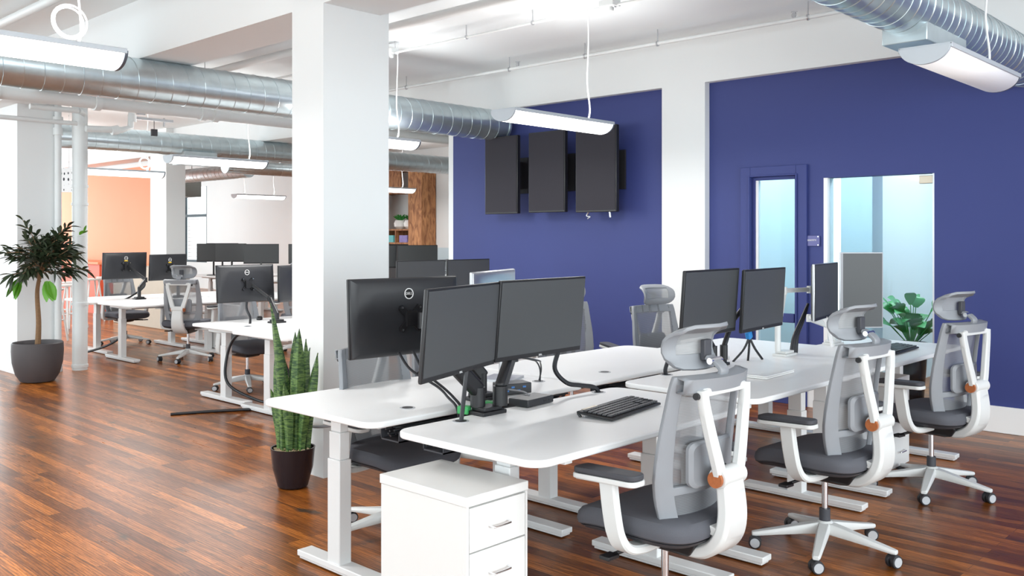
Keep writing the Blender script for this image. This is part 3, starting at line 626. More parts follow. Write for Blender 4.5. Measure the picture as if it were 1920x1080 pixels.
# ------------------------------------------------------------------ desk things
kb = thing('keyboard', 'black full-size keyboard with flip-up feet on the nearest desk', 'keyboard', (-2.335, 3.15, .73), R(98))
def make_kb(root, wd=.44, dp=.17):
    MB().rings([[Vector((sx*wd/2, sy*dp/2, z+(.012 if sy > 0 else 0))) for sx, sy in ((-1, -1), (1, -1), (1, 1), (-1, 1))] for z in (.004, .015)]).build('keyboard_body', black, root, bevel=.004)
    b = MB(); rows = 6
    for r in range(rows):
        y = -dp/2+.022+r*.0225; z = .0165+.012*(y+dp/2)/dp
        for c in range(21):
            x = -wd/2+.018+c*.0202
            if c in (15, 19) and r in (1, 2): continue
            if r == 0 and 4 <= c <= 8: continue
            b.box((x, y, z+.003), (.0165, .018, .006))
        if r == 0: b.box((-wd/2+.018+6*.0202, y, z+.003), (.098, .018, .006))
    b.build('keys', keym, root)
    MB().box((-wd*.28, dp/2-.006, .024), (.11, .016, .008)).build('top_strip', brassm, root)
    MB().cyl((-wd/2+.02, dp/2-.01, .0), (-wd/2+.02, dp/2+.004, .014), .006, n=8).cyl((wd/2-.02, dp/2-.01, .0), (wd/2-.02, dp/2+.004, .014), .006, n=8).build('flip_foot', black, root)
make_kb(kb)
k2 = dup(kb, 'black keyboard half behind the middle headrest chair on far desk', (-2.24, 5.98, .74), R(92)); k2['category'] = 'keyboard'
dk = thing('docking_box', 'flat black docking box beside the double arm base', 'dock', (-2.73, 3.02, .73), R(95))
MB().box((0, 0, .018), (.19, .11, .032)).build('dock_body', mback, dk, bevel=.004); MB().box((.03, -.0555, .018), (.02, .002, .006)).box((.06, -.0555, .018), (.006, .002, .006)).build('port', black, dk)
d3 = thing('docking_box', 'taller black docking box with blue ports on front left desk edge', 'dock', (-2.98, 3.16, .73), R(70))
MB().box((0, 0, .03), (.16, .10, .05)).build('dock_body', mback, d3, bevel=.004)
b = MB()
for k in range(4): b.box((-.05+k*.03, -.0512, .022+(k % 2)*.016), (.016, .003, .008))
b.build('port', mat('port_blue', srgb(60, 120, 190), .4, noise=.05), d3)
lp = thing('laptop', 'closed white laptop lying flat on the middle right-row desk', 'laptop', (-2.36, 4.42, .75), R(92))
MB().prism(rrect(-.17, .17, -.12, .12, .012), .002, .010).build('laptop_base', cab_w, lp); MB().prism(rrect(-.17, .17, -.12, .12, .012), .011, .017).build('laptop_lid', desk_w, lp, bevel=.002)
ms_ = thing('mouse', 'black computer mouse on the middle left desk', 'mouse', (-7.80, 4.72, .68), R(60))
MB().rings([[Vector((math.cos(a)*.03*s, math.sin(a)*.055*s, z)) for a in [2*math.pi*k/20 for k in range(20)]] for s, z in ((.9, 0), (1, .008), (.95, .022), (.7, .034), (.3, .038))]).build('mouse_shell', black, ms_); MB().box((0, .03, .034), (.006, .02, .008)).build('scroll_wheel', greyw, ms_)
for lab_, y_ in (('bit of green tape in front of the double arm base', 2.66), ('bit of green tape between double arm base and docking box', 2.81)): tag(MB().box((-2.785, y_, .747), (.05, .04, .034), Matrix.Rotation(.3, 3, 'Z')).build('green_tape', greenm, bevel=.004), lab_, 'tape')
cable('thick black cable from near angled monitor down into the desk grommet', [(-2.66, 2.56, .97), (-2.665, 2.55, .88), (-2.675, 2.545, .78), (-2.68, 2.54, .72)], .009)
cable('thick black sleeve curving from the second monitor to the far grommet', [(-2.76, 3.25, .96), (-2.78, 3.24, .86), (-2.76, 3.30, .79), (-2.74, 3.38, .77), (-2.71, 3.45, .755), (-2.70, 3.48, .72)], .011)
cable('thin black cable hanging from the logo monitor, left strand', [(-3.17, 2.62, .96), (-3.13, 2.66, .88), (-3.02, 2.72, .81), (-2.95, 2.72, .77), (-2.885, 2.71, .735), (-2.87, 2.71, .66)], .006)
cable('thin black cable hanging from the logo monitor, right strand', [(-3.165, 2.70, .96), (-3.11, 2.72, .87), (-3.0, 2.745, .80), (-2.93, 2.735, .77), (-2.88, 2.73, .735), (-2.87, 2.73, .66)], .006)
tag(MB().box((-3.095, 2.705, .865), (.03, .05, .035), Matrix.Rotation(.5, 3, 'X')).build('cable_adapter', black, bevel=.003), 'square black video adapter on the cables below the logo monitor', 'adapter')
cable('looped thin black wire into the right grommet of the front left desk', [(-2.98, 3.2, .90), (-3.02, 3.34, .87), (-3.09, 3.46, .84), (-3.12, 3.52, .79), (-3.13, 3.53, .72)], .004)
cable('second thin wire into the right grommet of the front left desk', [(-2.97, 3.16, .91), (-3.03, 3.40, .86), (-3.10, 3.50, .83), (-3.14, 3.55, .78), (-3.14, 3.53, .72)], .004)
cable('blue-tipped thin cable linking the two docking boxes', [(-2.95, 3.10, .76), (-2.88, 3.06, .77), (-2.80, 3.04, .775), (-2.75, 3.03, .768)], .004, greycab)
cable('thick black sleeve curving into the grommet behind the near headrest', [(-2.66, 4.12, .99), (-2.68, 4.06, .90), (-2.68, 4.04, .84), (-2.70, 4.04, .78), (-2.70, 4.05, .74)], .011)
for k in range(3):
    cable(['black cable tied in blue behind the middle pair, left', 'black cable tied in blue behind the middle pair, centre', 'black cable tied in blue behind the middle pair, right'][k],
          [(-2.66, 4.86+k*.02, .96), (-2.66, 4.86, .90), (-2.68, 4.83+.06*k, .82), (-2.70+.04*k, 4.74+.1*k, .752)], .007)
tag(MB().box((-2.665, 4.86, .90), (.03, .04, .045), Matrix.Rotation(.4, 3, 'X')).build('cable_tie', mat('blue_tie', srgb(40, 130, 200), .4, noise=.05), bevel=.006), 'bright blue tie bundling the cables by the middle arm', 'cable tie')
for k in range(3):
    cable(['black cable draped down from the white clamp arm, nearest', 'black cable draped down from the white clamp arm, middle', 'black cable draped down from the white clamp arm, outermost'][k],
          [(-2.62, 5.54, 1.05), (-2.63, 5.46+k*.02, .95), (-2.64, 5.38+k*.03, .85), (-2.64, 5.34+k*.04, .745)], .009)
cable('white cable sleeve standing beside the portrait screen arm', [(-2.64, 5.72, .98), (-2.62, 5.80, .92), (-2.62, 5.86, .84), (-2.62, 5.9, .745)], .012, cordw)
# tangled cables in trays and below desks
def tangle(label, x, y0, y1, z, n, amp=.035, m=cablem, r=.0045):
    b = MB()
    for k in range(n):
        pts = []; ph = rnd.random()*6; q = 7
        for i in range(q): pts.append((x+rnd.uniform(-amp, amp)*.8, y0+(y1-y0)*i/(q-1)+rnd.uniform(-.04, .04), z+rnd.uniform(-amp, amp)*.5))
        b.tube(smooth(pts, 5), r, 6)
    o = b.build('cable_tangle', m); o['kind'] = 'stuff'; return tag(o, label, 'cables')
tangle('tangle of black cables in the tray of the front left desk', -2.945, 2.42, 3.5, .672, 12)
tangle('tangle of black cables in the tray behind the bare white desk', -2.945, 3.85, 5.0, .672, 10)
tangle('tangle of black cables in the tray of the keyboard desk', -2.68, 2.4, 3.5, .672, 10)
def loopbunch(label, c, n, rad):
    b = MB()
    for k in range(n):
        rr = rad*rnd.uniform(.5, 1); tx = rnd.uniform(-.5, .5); b.tube([(c[0]+math.sin(a)*rr*tx+rnd.uniform(-.004, .004), c[1]+math.cos(a)*rr*.8, c[2]+math.sin(a)*rr) for a in [2*math.pi*i/18 for i in range(19)]], .0045, 6)
    o = b.build('cable_bundle', cablem); return tag(o, label, 'cables')
loopbunch('coiled black cables hanging under the middle right-row desk', (-2.62, 3.98, .60), 9, .09)
loopbunch('coiled black cables hanging under the front desks near the drawers', (-2.75, 3.20, .56), 7, .08)
tag(MB().bb(-2.66, -2.55, 3.9, 4.25, .52, .56).build('power_box', cab_w, bevel=.006), 'white power box hung under the middle right-row desk', 'power box')
# hose and cords of the middle left desks
cable('long black floor hose crossing the wood below the middle left desk', [(-7.22, 3.54, .012), (-7.16, 3.68, .012), (-7.08, 3.86, .012), (-6.95, 4.08, .012), (-6.82, 4.28, .013), (-6.84, 4.38, .014)], .012, name='floor_hose', cat='hose')
cable('black hose arching from the middle left desk down to the floor', [(-7.1, 4.30, .64), (-7.32, 4.20, .60), (-7.42, 4.16, .40), (-7.36, 4.14, .18), (-7.15, 4.28, .05), (-6.88, 4.36, .02)], .013, name='hose', cat='hose')
cable('black hose loop hanging under the desk by the snake plant', [(-7.05, 4.35, .66), (-6.95, 4.42, .45), (-6.88, 4.48, .22), (-6.82, 4.5, .16), (-6.76, 4.52, .28), (-6.72, 4.55, .6)], .012, name='hose', cat='hose')
cable('black cable from the middle left monitor down onto the desk', [(-7.66, 4.5, .87), (-7.66, 4.5, .80), (-7.60, 4.50, .73), (-7.50, 4.44, .67)], .012)
cable('black cable from the far left monitor down onto its desk', [(-11.85, 5.45, .93), (-11.8, 5.42, .82), (-11.75, 5.25, .72), (-11.7, 5.12, .67)], .012)
cable('black hose hanging from the far left desk to the floor', [(-11.4, 4.85, .64), (-11.2, 4.9, .50), (-11.2, 4.88, .28), (-11.35, 4.75, .14), (-11.7, 4.6, .03), (-11.75, 4.5, .014)], .014, name='hose', cat='hose')

# ------------------------------------------------------------------ drawer cabinet
dc = thing('drawer_cabinet', 'white three-drawer pedestal cabinet in the foreground', 'cabinet', (-2.43, 2.27, 0))
X0, X1, Y0, Y1, ZT = -.235, .225, -.155, .155, .60
MB().bb(X0, X1-.02, Y0+.004, Y1-.004, .05, ZT-.035).build('carcass', cab_w, dc, bevel=.002)
MB().bb(X0-.004, X1, Y0, Y1, ZT-.034, ZT).build('cabinet_top', cab_w, dc, bevel=.003)
MB().bb(X1-.02, X1-.002, Y0+.004, Y0+.014, .05, ZT-.034).bb(X1-.02, X1-.002, Y1-.014, Y1-.004, .05, ZT-.034).build('side_rail', cab_w, dc)
zz = ZT-.038
for hh in (.155, .165, .195):
    dw = MB().bb(X1-.02, X1-.001, Y0+.017, Y1-.017, zz-hh+.003, zz-.002).build('drawer', cab_w, dc, bevel=.0015)
    zc = zz-hh*.5
    MB().tube(smooth([(X1-.002, -.045, zc), (X1+.018, -.042, zc-.003), (X1+.022, -.03, zc-.004), (X1+.022, .03, zc-.004), (X1+.018, .042, zc-.003), (X1-.002, .045, zc)], 5), .0035, 8).build('handle', chrome, dw)
    zz -= hh
b = MB()
for sx in (X0+.04, X1-.06):
    for sy in (Y0+.04, Y1-.04): b.cyl((sx, sy-.01, .025), (sx, sy+.01, .025), .025, n=16).cyl((sx, sy, .04), (sx, sy, .052), .01, n=8)
b.build('caster', blackm, dc)
dc2 = dup(dc, 'white drawer pedestal under the far right desk beside the rightmost chair', (-2.36, 5.80, 0), 0)
dc3 = dup(dc, 'white drawer pedestal behind the far left mesh chair', (-10.75, 6.05, 0), 0)

# ------------------------------------------------------------------ task chairs
def make_chair(label):
    t = thing('task_chair', label, 'chair', group='white framed mesh task chairs')
    MB().lathe([(.03, .085), (.045, .09), (.045, .13), (.03, .145)]).build('hub', chair_w, t)
    for k in range(5):
        a = 2*math.pi*k/5+R(58); d = Vector((math.cos(a), math.sin(a), 0)); p = Vector((-d.y, d.x, 0))
        def ring(r, wd, z0, z1): return [d*r+p*wd/2*.75+Vector((0, 0, z1)), d*r+p*wd/2+Vector((0, 0, (z0+z1)/2)), d*r+p*wd/2*.8+Vector((0, 0, z0)), d*r-p*wd/2*.8+Vector((0, 0, z0)), d*r-p*wd/2+Vector((0, 0, (z0+z1)/2)), d*r-p*wd/2*.75+Vector((0, 0, z1))]
        MB().rings([ring(.02, .06, .085, .14), ring(.10, .058, .08, .125), ring(.22, .048, .07, .10), ring(.315, .040, .060, .082), ring(.335, .030, .060, .078)]).build('leg', chair_w, t, bevel=.003)
        ca = R(-132)+[.25, -.3, .1, .4, -.15][k]; c = d*.32+Vector((0, 0, .029)); u = Vector((math.cos(ca), math.sin(ca), 0))
        cs = MB().cyl(c+u*.007, c+u*.024, .029, n=24).cyl(c-u*.024, c-u*.007, .029, n=24).cyl(c-u*.022+Vector((0, 0, .008)), c+u*.022+Vector((0, 0, .008)), .024, n=18).cyl(c+Vector((0, 0, .02)), c+Vector((0, 0, .04)), .008, n=8).build('caster', blackm, t, bevel=.002)
        MB().cyl(c+u*.024, c+u*.027, .022, n=24).build('wheel_cap', greyw, cs); MB().cyl(c-u*.027, c-u*.024, .022, n=24).build('wheel_cap', greyw, cs)
    MB().cyl((0, 0, .14), (0, 0, .20), .025).build('column_sleeve', pad_d, t)
    MB().cyl((0, 0, .19), (0, 0, .38), .014).build('gas_column', chrome, t)
    MB().rings([[Vector((x*s, y*s-.02, z)) for x, y in ((-.09, -.16), (.09, -.16), (.09, .13), (-.09, .13))] for s, z in ((.5, .335), (.85, .35), (1, .385), (1.05, .405))]).build('mechanism', black, t, bevel=.008)
    MB().sweep([(-.06, .02, .365), (-.17, .03, .36), (-.24, .04, .355)], .03, .012).tube([(-.06, .02, .365), (-.26, .04, .353)], .008, 8).box((-.275, .04, .352), (.06, .045, .014)).build('lever', black, t, bevel=.003)
    # seat
    def sq(s, z, drop=1, hw=.255, y0=-.235, y1=.265):
        out = []; n = 48
        for k in range(n):
            a = 2*math.pi*k/n; c, sn = math.cos(a), math.sin(a); e = .42
            x = hw*s*math.copysign(abs(c)**e, c); y = (y0+y1)/2+(y1-y0)/2*s*math.copysign(abs(sn)**e, sn)
            f = max(0, (y-.08)/.19); out.append(Vector((x, y, z-drop*.035*f*f+.01*(abs(x)/hw)**3*drop)))
        return out
    MB().rings([sq(.80, .405, .5), sq(.92, .412, .7), sq(.97, .425, .9)]).build('seat_pan', pad_d, t)
    MB().rings([sq(.94, .424), sq(1.0, .434), sq(1.02, .455), sq(1.0, .478), sq(.95, .492), sq(.8, .500), sq(.5, .502), sq(.2, .500)]).build('seat', chair_d, t)
    # arms
    for sx in (-1, 1):
        P = smooth([(sx*.12, -.05, .395), (sx*.22, -.045, .392), (sx*.285, -.035, .405), (sx*.312, -.02, .45), (sx*.318, -.005, .53), (sx*.318, .01, .635)], 5)
        rings = []
        for i, p in enumerate(P):
            tt = (P[min(i+1, len(P)-1)]-P[max(i-1, 0)]).normalized(); Y = Vector((0, 1, 0)); Y = (Y-tt*Y.dot(tt)).normalized(); q = tt.cross(Y)
            w2 = .034; h2 = .016
            rings.append([p+Y*w2*a+q*h2*b_ for a, b_ in ((.8, 1), (1, .6), (1, -.6), (.8, -1), (-.8, -1), (-1, -.6), (-1, .6), (-.8, 1))])
        ar = MB().rings(rings).build('armrest', chair_w, t)
        b = MB(); b.prism(rrect(sx*.318-.043, sx*.318+.043, -.13, .15, .03, 5), .636, .655)
        for v in b.bm.verts:
            if v.co.y > .08: v.co.z -= .012*((v.co.y-.08)/.07)
        b.build('arm_tray', chair_w, ar, bevel=.004)
        b = MB(); b.prism(rrect(sx*.318-.040, sx*.318+.040, -.128, .148, .03, 5), .656, .676)
        for v in b.bm.verts:
            if v.co.y > .08: v.co.z -= .012*((v.co.y-.08)/.07)
        b.build('arm_pad', pad_d, ar, bevel=.005, seg=3)
    # back shell grid
    def prof(z):   # y of back at height z
        pts = [(.41, -.175), (.50, -.172), (.60, -.172), (.70, -.182), (.82, -.200), (.94, -.222), (1.0, -.236)]
        for (z0, y0), (z1, y1) in zip(pts, pts[1:]):
            if z <= z1:
                f = (z-z0)/(z1-z0); return y0+(y1-y0)*f
        return pts[-1][1]
    def hw(z):
        pts = [(.41, .165), (.47, .19), (.56, .222), (.64, .236), (.76, .232), (.88, .22), (.97, .212), (1.0, .205)]
        for (z0, y0), (z1, y1) in zip(pts, pts[1:]):
            if z <= z1: return y0+(y1-y0)*(z-z0)/(z1-z0)
        return pts[-1][1]
    zs = [.41, .435, .46, .49, .52, .55, .58, .61, .64, .67, .70, .73, .76, .79, .82, .85, .88, .91, .94, .97, 1.0]
    def pt(z, fx):
        W = hw(z); return Vector((W*fx, prof(z)+.055*abs(fx)**2.2, z))
    fx_o = [-1, -.93, -.8, -.7]; inner = [-.7+1.4*i/10 for i in range(11)]
    fr = MB(); ms2 = MB()
    for z0, z1 in zip(zs, zs[1:]):
        sd = lambda z: .66+.14*min(1, max(0, (z-.45)/.45))
        C0, C1 = [[-1, -.93, -s_, -s_/2, 0, s_/2, s_, .93, 1] for s_ in (sd(z0), sd(z1))]
        isbar = z0 < .455 or z0 >= .94 or (.55 < z0 < .60)
        for i in range(8):
            q = (pt(z0, C0[i]), pt(z0, C0[i+1]), pt(z1, C1[i+1]), pt(z1, C1[i]))
            if isbar or i in (0, 1, 6, 7): fr.quad(*q)
        for i in range(12):
            a = -.9+1.8*i/12; b_ = a+.15; ms2.quad(*[v+Vector((0, .012, 0)) for v in (pt(z0, a), pt(z0, b_), pt(z1, b_), pt(z1, a))])
    bmesh.ops.remove_doubles(fr.bm, verts=fr.bm.verts, dist=1e-4); bmesh.ops.remove_doubles(ms2.bm, verts=ms2.bm.verts, dist=1e-4)
    fr.build('back_frame', chair_g, t, solid=.022, bevel=.003)
    ms2.build('back_mesh', meshm, t)
    b = MB(); b.rings([[Vector((x, prof(.965)+.055*abs(x/.21)**2.2+dy, z)) for x in [-.2+.4*i/12 for i in range(13)]] for z, dy in ((.948, -.012), (.948, -.04), (.99, -.045), (.998, -.012), (.948, -.012))], closed=False, cap=False)
    b.build('top_bar', chair_g, t, solid=.006)
    # lumbar pad and its support
    b = MB(); b.rings([[Vector((x, -.222-.006*k+.03*(x/.12)**2, z)) for x, z in rrect(-.13*s, .13*s, .685-.08*s, .685+.08*s, .03)] for k, s in ((-2, .9), (-1, 1), (1, 1), (2, .9))]); b.build('lumbar_pad', chair_g, t)
    MB().sweep([(0, -.235, .67), (0, -.245, .66), (0, -.26, .645)], .05, .03).build('lumbar_support', black, t)
    # spine
    P = smooth([(0, -.04, .375), (0, -.12, .362), (0, -.20, .375), (0, -.262, .425), (0, -.285, .51), (0, -.272, .645)], 6)
    n = len(P); sp_ = MB().sweep(P, [.12+.03*min(1, i/(n*.5)) - .035*max(0, (i-n*.6)/(n*.4)) for i in range(n)], [.026+.026*min(1, i/(n*.4)) for i in range(n)])
    sp_.cyl((-.070, -.268, .645), (.070, -.268, .645), .036, n=24)
    spn = sp_.build('spine', chair_w, t, bevel=.003)
    for sx in (-1, 1):
        P = smooth([(sx*.05, -.272, .635), (sx*.072, -.270, .70), (sx*.102, -.262, .80), (sx*.128, -.255, .90), (sx*.136, -.252, .955)], 5)
        MB().sweep(P, [.052-.014*i/(len(P)-1) for i in range(len(P))], .03).build('spine_arm', chair_w, spn, bevel=.002)
        MB().cyl((sx*.070, -.266, .642), (sx*.083, -.266, .642), .028, n=28).build('wood_disc', disc, spn)
        MB().cyl((sx*.15, -.245, .935), (sx*.165, -.245, .935), .012, n=12).build('pivot_bolt', black, spn)
    MB().box((0, -.252, .945), (.26, .018, .03)).build('spine_crossbar', chair_w, spn, bevel=.004)
    MB().box((0, -.215, .465), (.13, .10, .03), Matrix.Rotation(.25, 3, 'X')).build('back_link', chair_w, spn, bevel=.003)
    # headrest
    hp = [(1.008, -.182), (1.03, -.165), (1.06, -.155), (1.09, -.155), (1.12, -.163), (1.142, -.180), (1.157, -.205), (1.166, -.235)]
    fxs = [-1, -.9, -.72, -.4, 0, .4, .72, .9, 1]
    def hpt(i, f):
        z, y = hp[i]; W = .155*(1-.10*(abs(i-3.5)/3.5)**3); shrink = (1-.30*abs(f)**8)
        zc = 1.09; return Vector((W*f, y+.06*abs(f)**2, zc+(z-zc)*shrink))
    fr = MB(); mm = MB()
    for i in range(len(hp)-1):
        for a, b_ in zip(fxs, fxs[1:]):
            q = (hpt(i, a), hpt(i, b_), hpt(i+1, b_), hpt(i+1, a))
            if i in (0, 1, 5, 6) or min(abs(a), abs(b_)) >= .7: fr.quad(*q)
            else: mm.quad(*q)
    bmesh.ops.remove_doubles(fr.bm, verts=fr.bm.verts, dist=1e-4); bmesh.ops.remove_doubles(mm.bm, verts=mm.bm.verts, dist=1e-4)
    hr = fr.build('headrest', chair_g, t, solid=.014, bevel=.002)
    mm.build('headrest_mesh', meshh, hr)
    MB().box((0, -.178, 1.075), (.045, .02, .075)).build('headrest_slider', pad_d, hr, bevel=.004)
    MB().sweep(smooth([(0, -.235, .985), (0, -.25, 1.01), (0, -.225, 1.035), (0, -.19, 1.05)], 4), .05, .018).build('headrest_stem', chair_g, hr, bevel=.003)
    MB().cyl((-.035, -.215, 1.04), (.035, -.215, 1.04), .012, n=14).build('stem_pivot', chrome, hr)
    return t
ch = make_chair('mesh task chair in the right foreground at the keyboard desk')
ch.location = (-1.90, 2.84, 0); ch.rotation_euler = (0, 0, R(88))
dup(ch, 'mesh task chair in the middle of the right row, arm toward viewer', (-1.87, 4.13, 0), R(86))
dup(ch, 'rightmost mesh task chair against the blue wall', (-1.86, 5.53, 0), R(80))
dup(ch, 'mesh task chair tucked under the front left desk behind the logo monitor', (-3.53, 2.90, 0), R(-88), (1, 1, .92))
dup(ch, 'mesh task chair half hidden behind the second monitor of the front pair', (-4.42, 5.35, 0), R(-118), (1, 1, .97))
dup(ch, 'mesh task chair before the white wall pillar, behind the middle pair', (-3.95, 5.95, 0), R(-105), (1, 1, .94))
dup(ch, 'mesh task chair showing its back among the far left desks', (-10.32, 5.28, 0), R(38), (1, 1, .98))
dup(ch, 'dark-seated task chair under the far left desk', (-12.55, 5.5, 0), R(-85), (1, 1, .9))
dup(ch, 'task chair tucked under the middle left desk by the hoses', (-8.02, 4.72, 0), R(-85), (1, 1, .9))
dup(ch, 'task chair behind the front left desks showing only mesh under the monitor', (-4.25, 3.98, 0), R(-100), (1, 1, .88))
dup(ch, 'remote task chair in front of the dark monitors by the shelves', (-9.6, 8.9, 0), R(60))
dup(ch, 'task chair between the far left and middle left desks', (-9.9, 6.6, 0), R(60))

# ------------------------------------------------------------------ plants
def pot_lathe(prof, m, name, parent): return MB().lathe(prof, n=48).build(name, m, parent)
sn = thing('snake_plant', 'tall banded snake plant in a glossy black pot by the column', 'plant', (-4.64, 3.03, 0))
pot_lathe([(.075, 0), (.088, .01), (.118, .12), (.128, .225), (.13, .235), (.122, .235), (.118, .2), (.02, .198)], potd, 'pot', sn)
b = MB()
b.lathe([(.001, .19), (.119, .19), (.115, .212), (.05, .222), (.001, .222)], n=24); b.build('bark_mulch', soil, sn)
b = MB()
for k in range(60):
    a = rnd.random()*6.28; r = rnd.random()**.5*.11; b.box((math.cos(a)*r, math.sin(a)*r, .222+rnd.random()*.012), (.022, .008, .005), Matrix.Rotation(rnd.random()*3, 3, 'Z') @ Matrix.Rotation(rnd.uniform(-.5, .5), 3, 'X'))
o = b.build('bark_chips', soil, sn); o['kind'] = 'stuff'
leaves = [(-.075, -.02, .62, -.02, .01, .033), (-.05, .03, .62, -.05, .02, .034), (-.05, -.05, .88, -.07, 0, .026), (-.01, -.02, .80, -.11, .01, .014), (.0, .04, .70, .0, .02, .035), (.03, -.04, .73, .02, -.01, .038), (.05, .03, .66, .02, .0, .034), (.085, -.01, .58, .06, .02, .032), (-.055, .04, .45, -.04, .02, .03), (.02, .0, .40, .0, -.03, .034), (-.01, -.07, .42, -.02, -.03, .032), (.06, -.05, .34, .05, -.03, .03), (-.085, .03, .36, -.06, .02, .028), (.04, .06, .60, .04, .04, .03)]
fwd = Matrix.Rotation(R(43.3), 3, 'Z')
for (lx, ly, h, dx, dy, wd) in leaves:
    ang = rnd.uniform(-.5, .5)+R(43.3); u = Vector((math.cos(ang), math.sin(ang), 0)); v = Vector((-u.y, u.x, 0)); rings = []
    base = fwd @ Vector((lx, ly, 0)); dd = fwd @ Vector((dx, dy, 0)); base.z = .21; N = 14; tw = rnd.uniform(-.6, .6)
    for i in range(N+1):
        f = i/N; s = (0.55+.9*f if f < .5 else 1.0) if f < .5 else max(.02, 1-((f-.5)/.5)**2.6); s = min(s, 1)
        c = base+dd*f*f+Vector((0, 0, h*f)); uu = u*math.cos(tw*f)+v*math.sin(tw*f); vv = v*math.cos(tw*f)-u*math.sin(tw*f)
        rings.append([c+uu*wd*s*1.05+vv*.016*s, c+uu*wd*s*.5+vv*.002, c-vv*.004, c-uu*wd*s*.5+vv*.002, c-uu*wd*s*1.05+vv*.016*s, c-uu*wd*s*.5+vv*.006, c+vv*.003, c+uu*wd*s*.5+vv*.006])
    MB().rings(rings).build('leaf', snakem, sn)
tr = thing('potted_tree', 'bushy dark-leaved potted tree in a charcoal bowl pot', 'plant', (-9.93, 3.45, 0), R(43.3))
pot_lathe([(.12, 0), (.16, .01), (.205, .08), (.235, .20), (.243, .32), (.24, .395), (.232, .405), (.225, .395), (.225, .34), (.02, .338)], potg, 'pot', tr)
MB().lathe([(.001, .33), (.224, .33), (.2, .352), (.001, .36)], n=32).build('soil', soild, tr)
MB().tube(smooth([(0, 0, .34), (.01, 0, .6), (-.01, .01, .9), (.02, 0, 1.10), (.03, 0, 1.38)]), [.03-.0005*i for i in range(33)], 10).build('trunk', trunk, tr)
def leaf_into(b, p, d, ln, wd, droop=.25):
    d = Vector(d).normalized(); s = d.cross(Vector((0, 0, 1))); s = s.normalized() if s.length > .1 else Vector((1, 0, 0)); roll = rnd.uniform(-.8, .8); nrm = s.cross(d); s2 = s*math.cos(roll)+nrm*math.sin(roll)
    prev = None; N = 5
    for i in range(N+1):
        f = i/N; c = p+d*ln*f-Vector((0, 0, droop*ln*f*f)); ww = wd*math.sin(math.pi*min(1, f*.92+.06))**.8; up = nrm*(.12*ww)
        cur = [b.bm.verts.new(c+s2*ww+up), b.bm.verts.new(c), b.bm.verts.new(c-s2*ww+up)]
        if prev:
            b.bm.faces.new((prev[0], prev[1], cur[1], cur[0])); b.bm.faces.new((prev[1], prev[2], cur[2], cur[1]))
        prev = cur
br = MB(); fo = MB(); tips = []
for k in range(56):
    a = rnd.random()*6.28; el = rnd.uniform(-.3, 1.25); L = rnd.uniform(.2, .44); z0 = rnd.uniform(1.08, 1.32)
    d = Vector((math.cos(a)*math.cos(el)*1.05, math.sin(a)*math.cos(el)*.85, math.sin(el)*.95)); p0 = Vector((.02, 0, z0)); p1 = p0+d*L*.5+Vector((.02, 0, .02)); p2 = p0+d*L+Vector((.03, 0, -.01))
    br.tube(smooth([p0, p1, p2], 3), .004, 5); tips.append((p0, p1, p2, d))
    for j in range(17):
        f = rnd.uniform(.3, 1.05); p = p0+(p2-p0)*f; dd = d+Vector((rnd.uniform(-.9, .9), rnd.uniform(-.9, .9), rnd.uniform(-.6, .5)))
        leaf_into(fo, p, dd, rnd.uniform(.10, .16), rnd.uniform(.013, .020), .3)
br.build('branch', trunk, tr); o = fo.build('foliage', leafd, tr); o['kind'] = 'stuff'
lf = MB()
for (x, z, n) in ((-.11, 1.06, 5), (.16, 1.03, 6), (.42, 1.60, 0)):
    for k in range(n): leaf_into(lf, Vector((x+rnd.uniform(-.02, .02), -.12, z)), (rnd.uniform(-.7, .7), -.3, -.9), .20, .042, .1)
for k in range(6): leaf_into(lf, Vector((.40+.03*k/2, 0, 1.48+.01*k)), (rnd.uniform(.2, 1), rnd.uniform(-.5, .5), rnd.uniform(-.1, .8)), .08, .018, .1)
o = lf.build('young_leaves', leafl, tr); o['kind'] = 'stuff'; o['label'] = 'bright lime young leaves'
gp = thing('leafy_pot_plant', 'broad-leaved green plant in a dark pot behind the glass window', 'plant', (-2.95, 8.27, 0), R(43))
pot_lathe([(.09, 0), (.10, .02), (.13, .45), (.135, .55), (.12, .55), (.115, .5), (.02, .5)], potd, 'pot', gp)
MB().lathe([(.001, .49), (.114, .49), (.001, .515)], n=24).build('soil', soild, gp)
b = MB(); lv = MB()
for k in range(44):
    a = k*2.4; el = rnd.uniform(.75, 1.4); L = rnd.uniform(.14, .42); d = Vector((math.cos(a)*math.cos(el), math.sin(a)*math.cos(el), math.sin(el))); p0 = Vector((0, 0, .5)); p1 = p0+d*L
    b.tube(smooth([p0, p0+d*L*.6, p1], 3), .004, 5); leaf_into(lv, p1, d+Vector((0, 0, -.25)), rnd.uniform(.18, .26), rnd.uniform(.045, .07), .5)
b.build('stem', leafg, gp); o = lv.build('foliage', leafg, gp); o['kind'] = 'stuff'

# ------------------------------------------------------------------ far furniture: shelves, stools, counter
SX = 13/11
sh = thing('shelving_unit', 'brown wood cubby shelving on the far wall right of the column', 'shelf', (-15.4, BY-.22, 0))
b = MB()
b.bb(.50, .93, -.2, .2, 0, 2.93)   # wide post
b.build('wide_post', osb, sh)
b = MB()
for z in (1.33, 1.62, 2.42): b.bb(-1.6, .5, -.18, .2, z, z+.035)
for x, z0, z1 in ((-.78, 1.36, 1.62), (-.42, 1.36, 1.62), (0.05, 1.36, 1.62), (-.75, 1.62, 2.42), (-.30, 2.45, 2.9)): b.bb(x-.018, x+.018, -.18, .2, z0, z1)
b.bb(-1.6, .5, -.18, .2, 2.9, 2.94)
b.build('shelf_frame', osb, sh)
MB().bb(-.62, -.22, -.16, -.13, 1.655, 2.42).bb(-.2, .2, -.16, -.13, 2.455, 2.9).build('wood_panel', osb, sh)
MB().bb(-1.6, .5, .19, .2, 0, 1.33).build('back_panel', blackm, sh)
